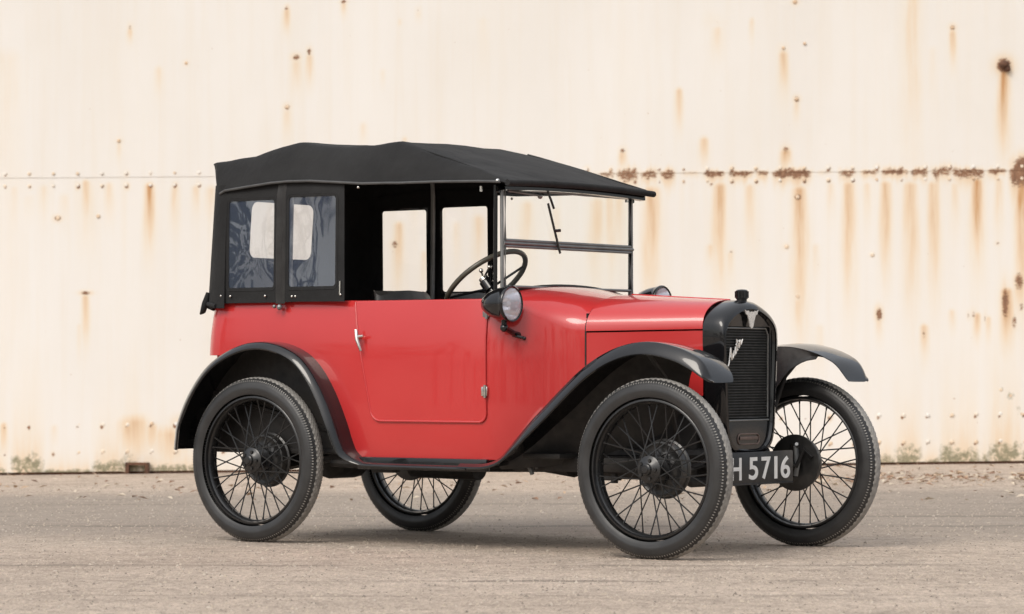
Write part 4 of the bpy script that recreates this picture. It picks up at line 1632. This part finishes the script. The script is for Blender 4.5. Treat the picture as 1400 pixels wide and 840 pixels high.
def curtain(name, outer, win, r, f, parent, thick=.004, pane=None):
    """outer: function angle-free polygon list; win: x0,x1,z0,z1; f maps (x,z,offset) to 3-D"""
    inner_ = rounded(*win, r)
    cx, cz_ = (win[0] + win[1]) / 2, (win[2] + win[3]) / 2
    N = len(outer)

    def hit(dx, dz):
        best = None
        for i in range(N):
            (ax, az), (bx, bz) = outer[i], outer[(i + 1) % N]
            ex, ez = bx - ax, bz - az
            den = dx * ez - dz * ex
            if abs(den) < 1e-12:
                continue
            t = ((ax - cx) * ez - (az - cz_) * ex) / den
            u = ((ax - cx) * dz - (az - cz_) * dx) / den
            if t > 0 and -1e-6 <= u <= 1 + 1e-6:
                best = t if best is None else min(best, t)
        return (cx + dx * best, cz_ + dz * best)
    # include the outer corners' directions so that the outline keeps its corners
    dirs = [math.atan2(z - cz_, x - cx) for x, z in inner_]
    cor = [math.atan2(z - cz_, x - cx) for x, z in outer]
    ang = sorted(set(round(a, 5) for a in dirs + cor))

    def hit_in(a):
        dx, dz = math.cos(a), math.sin(a)
        best = None
        M_ = len(inner_)
        for i in range(M_):
            (ax, az), (bx, bz) = inner_[i], inner_[(i + 1) % M_]
            ex, ez = bx - ax, bz - az
            den = dx * ez - dz * ex
            if abs(den) < 1e-12:
                continue
            t = ((ax - cx) * ez - (az - cz_) * ex) / den
            u = ((ax - cx) * dz - (az - cz_) * dx) / den
            if t > 0 and -1e-6 <= u <= 1 + 1e-6:
                best = t if best is None else min(best, t)
        return (cx + dx * best, cz_ + dz * best)
    ri = [hit_in(a) for a in ang]
    ro = [hit(math.cos(a), math.sin(a)) for a in ang]
    rows = []
    for t in (0, .12, .5, 1):
        rows.append([f(i_[0] + (o_[0] - i_[0]) * t, i_[1] + (o_[1] - i_[1]) * t, .002 if t == .12 else 0) for i_, o_ in zip(ri, ro)])
    mb = MB()
    mb.grid(rows, closed_v=True)
    o = mb.build(name, HOOD, parent, smooth=60, solid=thick)
    mb = MB()
    x0, x1, z0, z1 = win
    mb.grid([[f(x0 - .008 + (x1 - x0 + .016) * i / 6, z0 - .008 + (z1 - z0 + .016) * j / 6, -.001) for j in range(7)] for i in range(7)])
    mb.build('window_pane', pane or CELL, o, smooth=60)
    mb = MB()
    mb.tube([f(x, z, .003) for x, z in rounded(x0 - .012, x1 + .012, z0 - .012, z1 + .012, r + .01)], .0022, 6, closed=True)
    mb.build('stitched_edge', HOOD, o)
    return o


for s in (-1, 1):
    def fs(x, z, o, s=s):
        bow_ = .004 * math.sin((x + .23) * 9) * math.sin((z - .95) * 6.5)
        return (x, s * (.4905 + .006 * (1.42 - z) / .45 + bow_ + o - .012 * smooth01((z - 1.39) / .05)), z)

    def fs2(x, z, o, s=s):
        return fs(x, z, o + .006)
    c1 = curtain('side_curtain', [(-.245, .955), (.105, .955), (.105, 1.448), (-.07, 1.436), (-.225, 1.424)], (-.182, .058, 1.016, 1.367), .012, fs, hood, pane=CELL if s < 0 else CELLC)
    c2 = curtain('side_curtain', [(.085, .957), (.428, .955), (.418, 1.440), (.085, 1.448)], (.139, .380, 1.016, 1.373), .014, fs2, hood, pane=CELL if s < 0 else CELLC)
    b = MB()
    rows = []
    for z in np.linspace(.95, 1.432, 12):
        rows.append([fs2(.076, z, .002), fs2(.084, z, .008), fs2(.098, z, .005), fs2(.112, z, .008), fs2(.122, z, .002)])
    b.grid(rows)
    b.build('curtain_binding', TRIM, c2, smooth=30, solid=.003)
    b = MB()
    for x, z, in ((-.215, .985), (-.165, .983), (.02, .982), (.16, .978), (.178, .978), (.41, .982)):
        p = fs2(x, z, .003)
        b.sphere(p, .0055, 8, 6)
    p, q = fs2(.408, .985, .006), fs2(.408, 1.035, .006)
    b.tube([p, q], .004, 6)
    b.build('curtain_fastener', CHROME, c2)
    b = MB()
    p = fs2(.098, .936, .005)
    b.sphere(p, .012, 10, 6)
    b.sphere((p[0] - .028, p[1], p[2] + .003), .008, 8, 6)
    b.build('turn_button', STEEL, c2)

# rear curtain wraps round the corners
PR = -.316


def rear_map(y, z, o):
    """y runs round the back: straight between +-.37, then a quarter turn on to the sides"""
    rr_ = .105
    ys, L = .385, .105 * math.pi / 2
    ay = abs(y)
    sg = 1 if y > 0 else -1
    lean = .034 * (1.41 - z) / .45 - (.03 * smooth01((z - 1.36) / .12) * 0)
    if ay <= ys:
        x, yy, nx, ny = PR, ay, -1, 0
    else:
        a = min((ay - ys) / L, 1) * math.pi / 2
        x, yy, nx, ny = PR + rr_ * (1 - math.cos(a)), ys + rr_ * math.sin(a), -math.cos(a), math.sin(a)
        if ay - ys > L:
            x += ay - ys - L
    k = o + lean
    return (x + nx * k, sg * (yy + ny * k * .5), z)


rc = curtain('rear_curtain', [(-.37, .935), (.37, .935), (.37, 1.46), (-.37, 1.46)], (-.20, .20, 1.152, 1.384), .035, rear_map, hood, pane=CELLC)
for s in (-1, 1):
    b = MB()
    rows = []
    for y in np.linspace(.36, .565, 16):
        rows.append([rear_map(s * y, z, .002) for z in np.linspace(.935, 1.435, 12)])
    b.grid(rows)
    b.build('rear_quarter', HOOD, hood, smooth=60, solid=.004)
for s in (-1, 1):                               # strap and folded hem hanging over the tail
    b = MB()
    b.tube([rear_map(s * y, .945 + .01 * math.sin(y * 30), .014) for y in np.linspace(.30, .53, 9)], .009, 8, flat=.8)
    b.tube([rear_map(s * .47, 1.0, .01), rear_map(s * .475, .955, .025), rear_map(s * .46, .925, .03), rear_map(s * .44, .915, .042)], [.009, .014, .012, .004], 8)
    b.build('hood_strap', HOOD, hood, smooth=60)
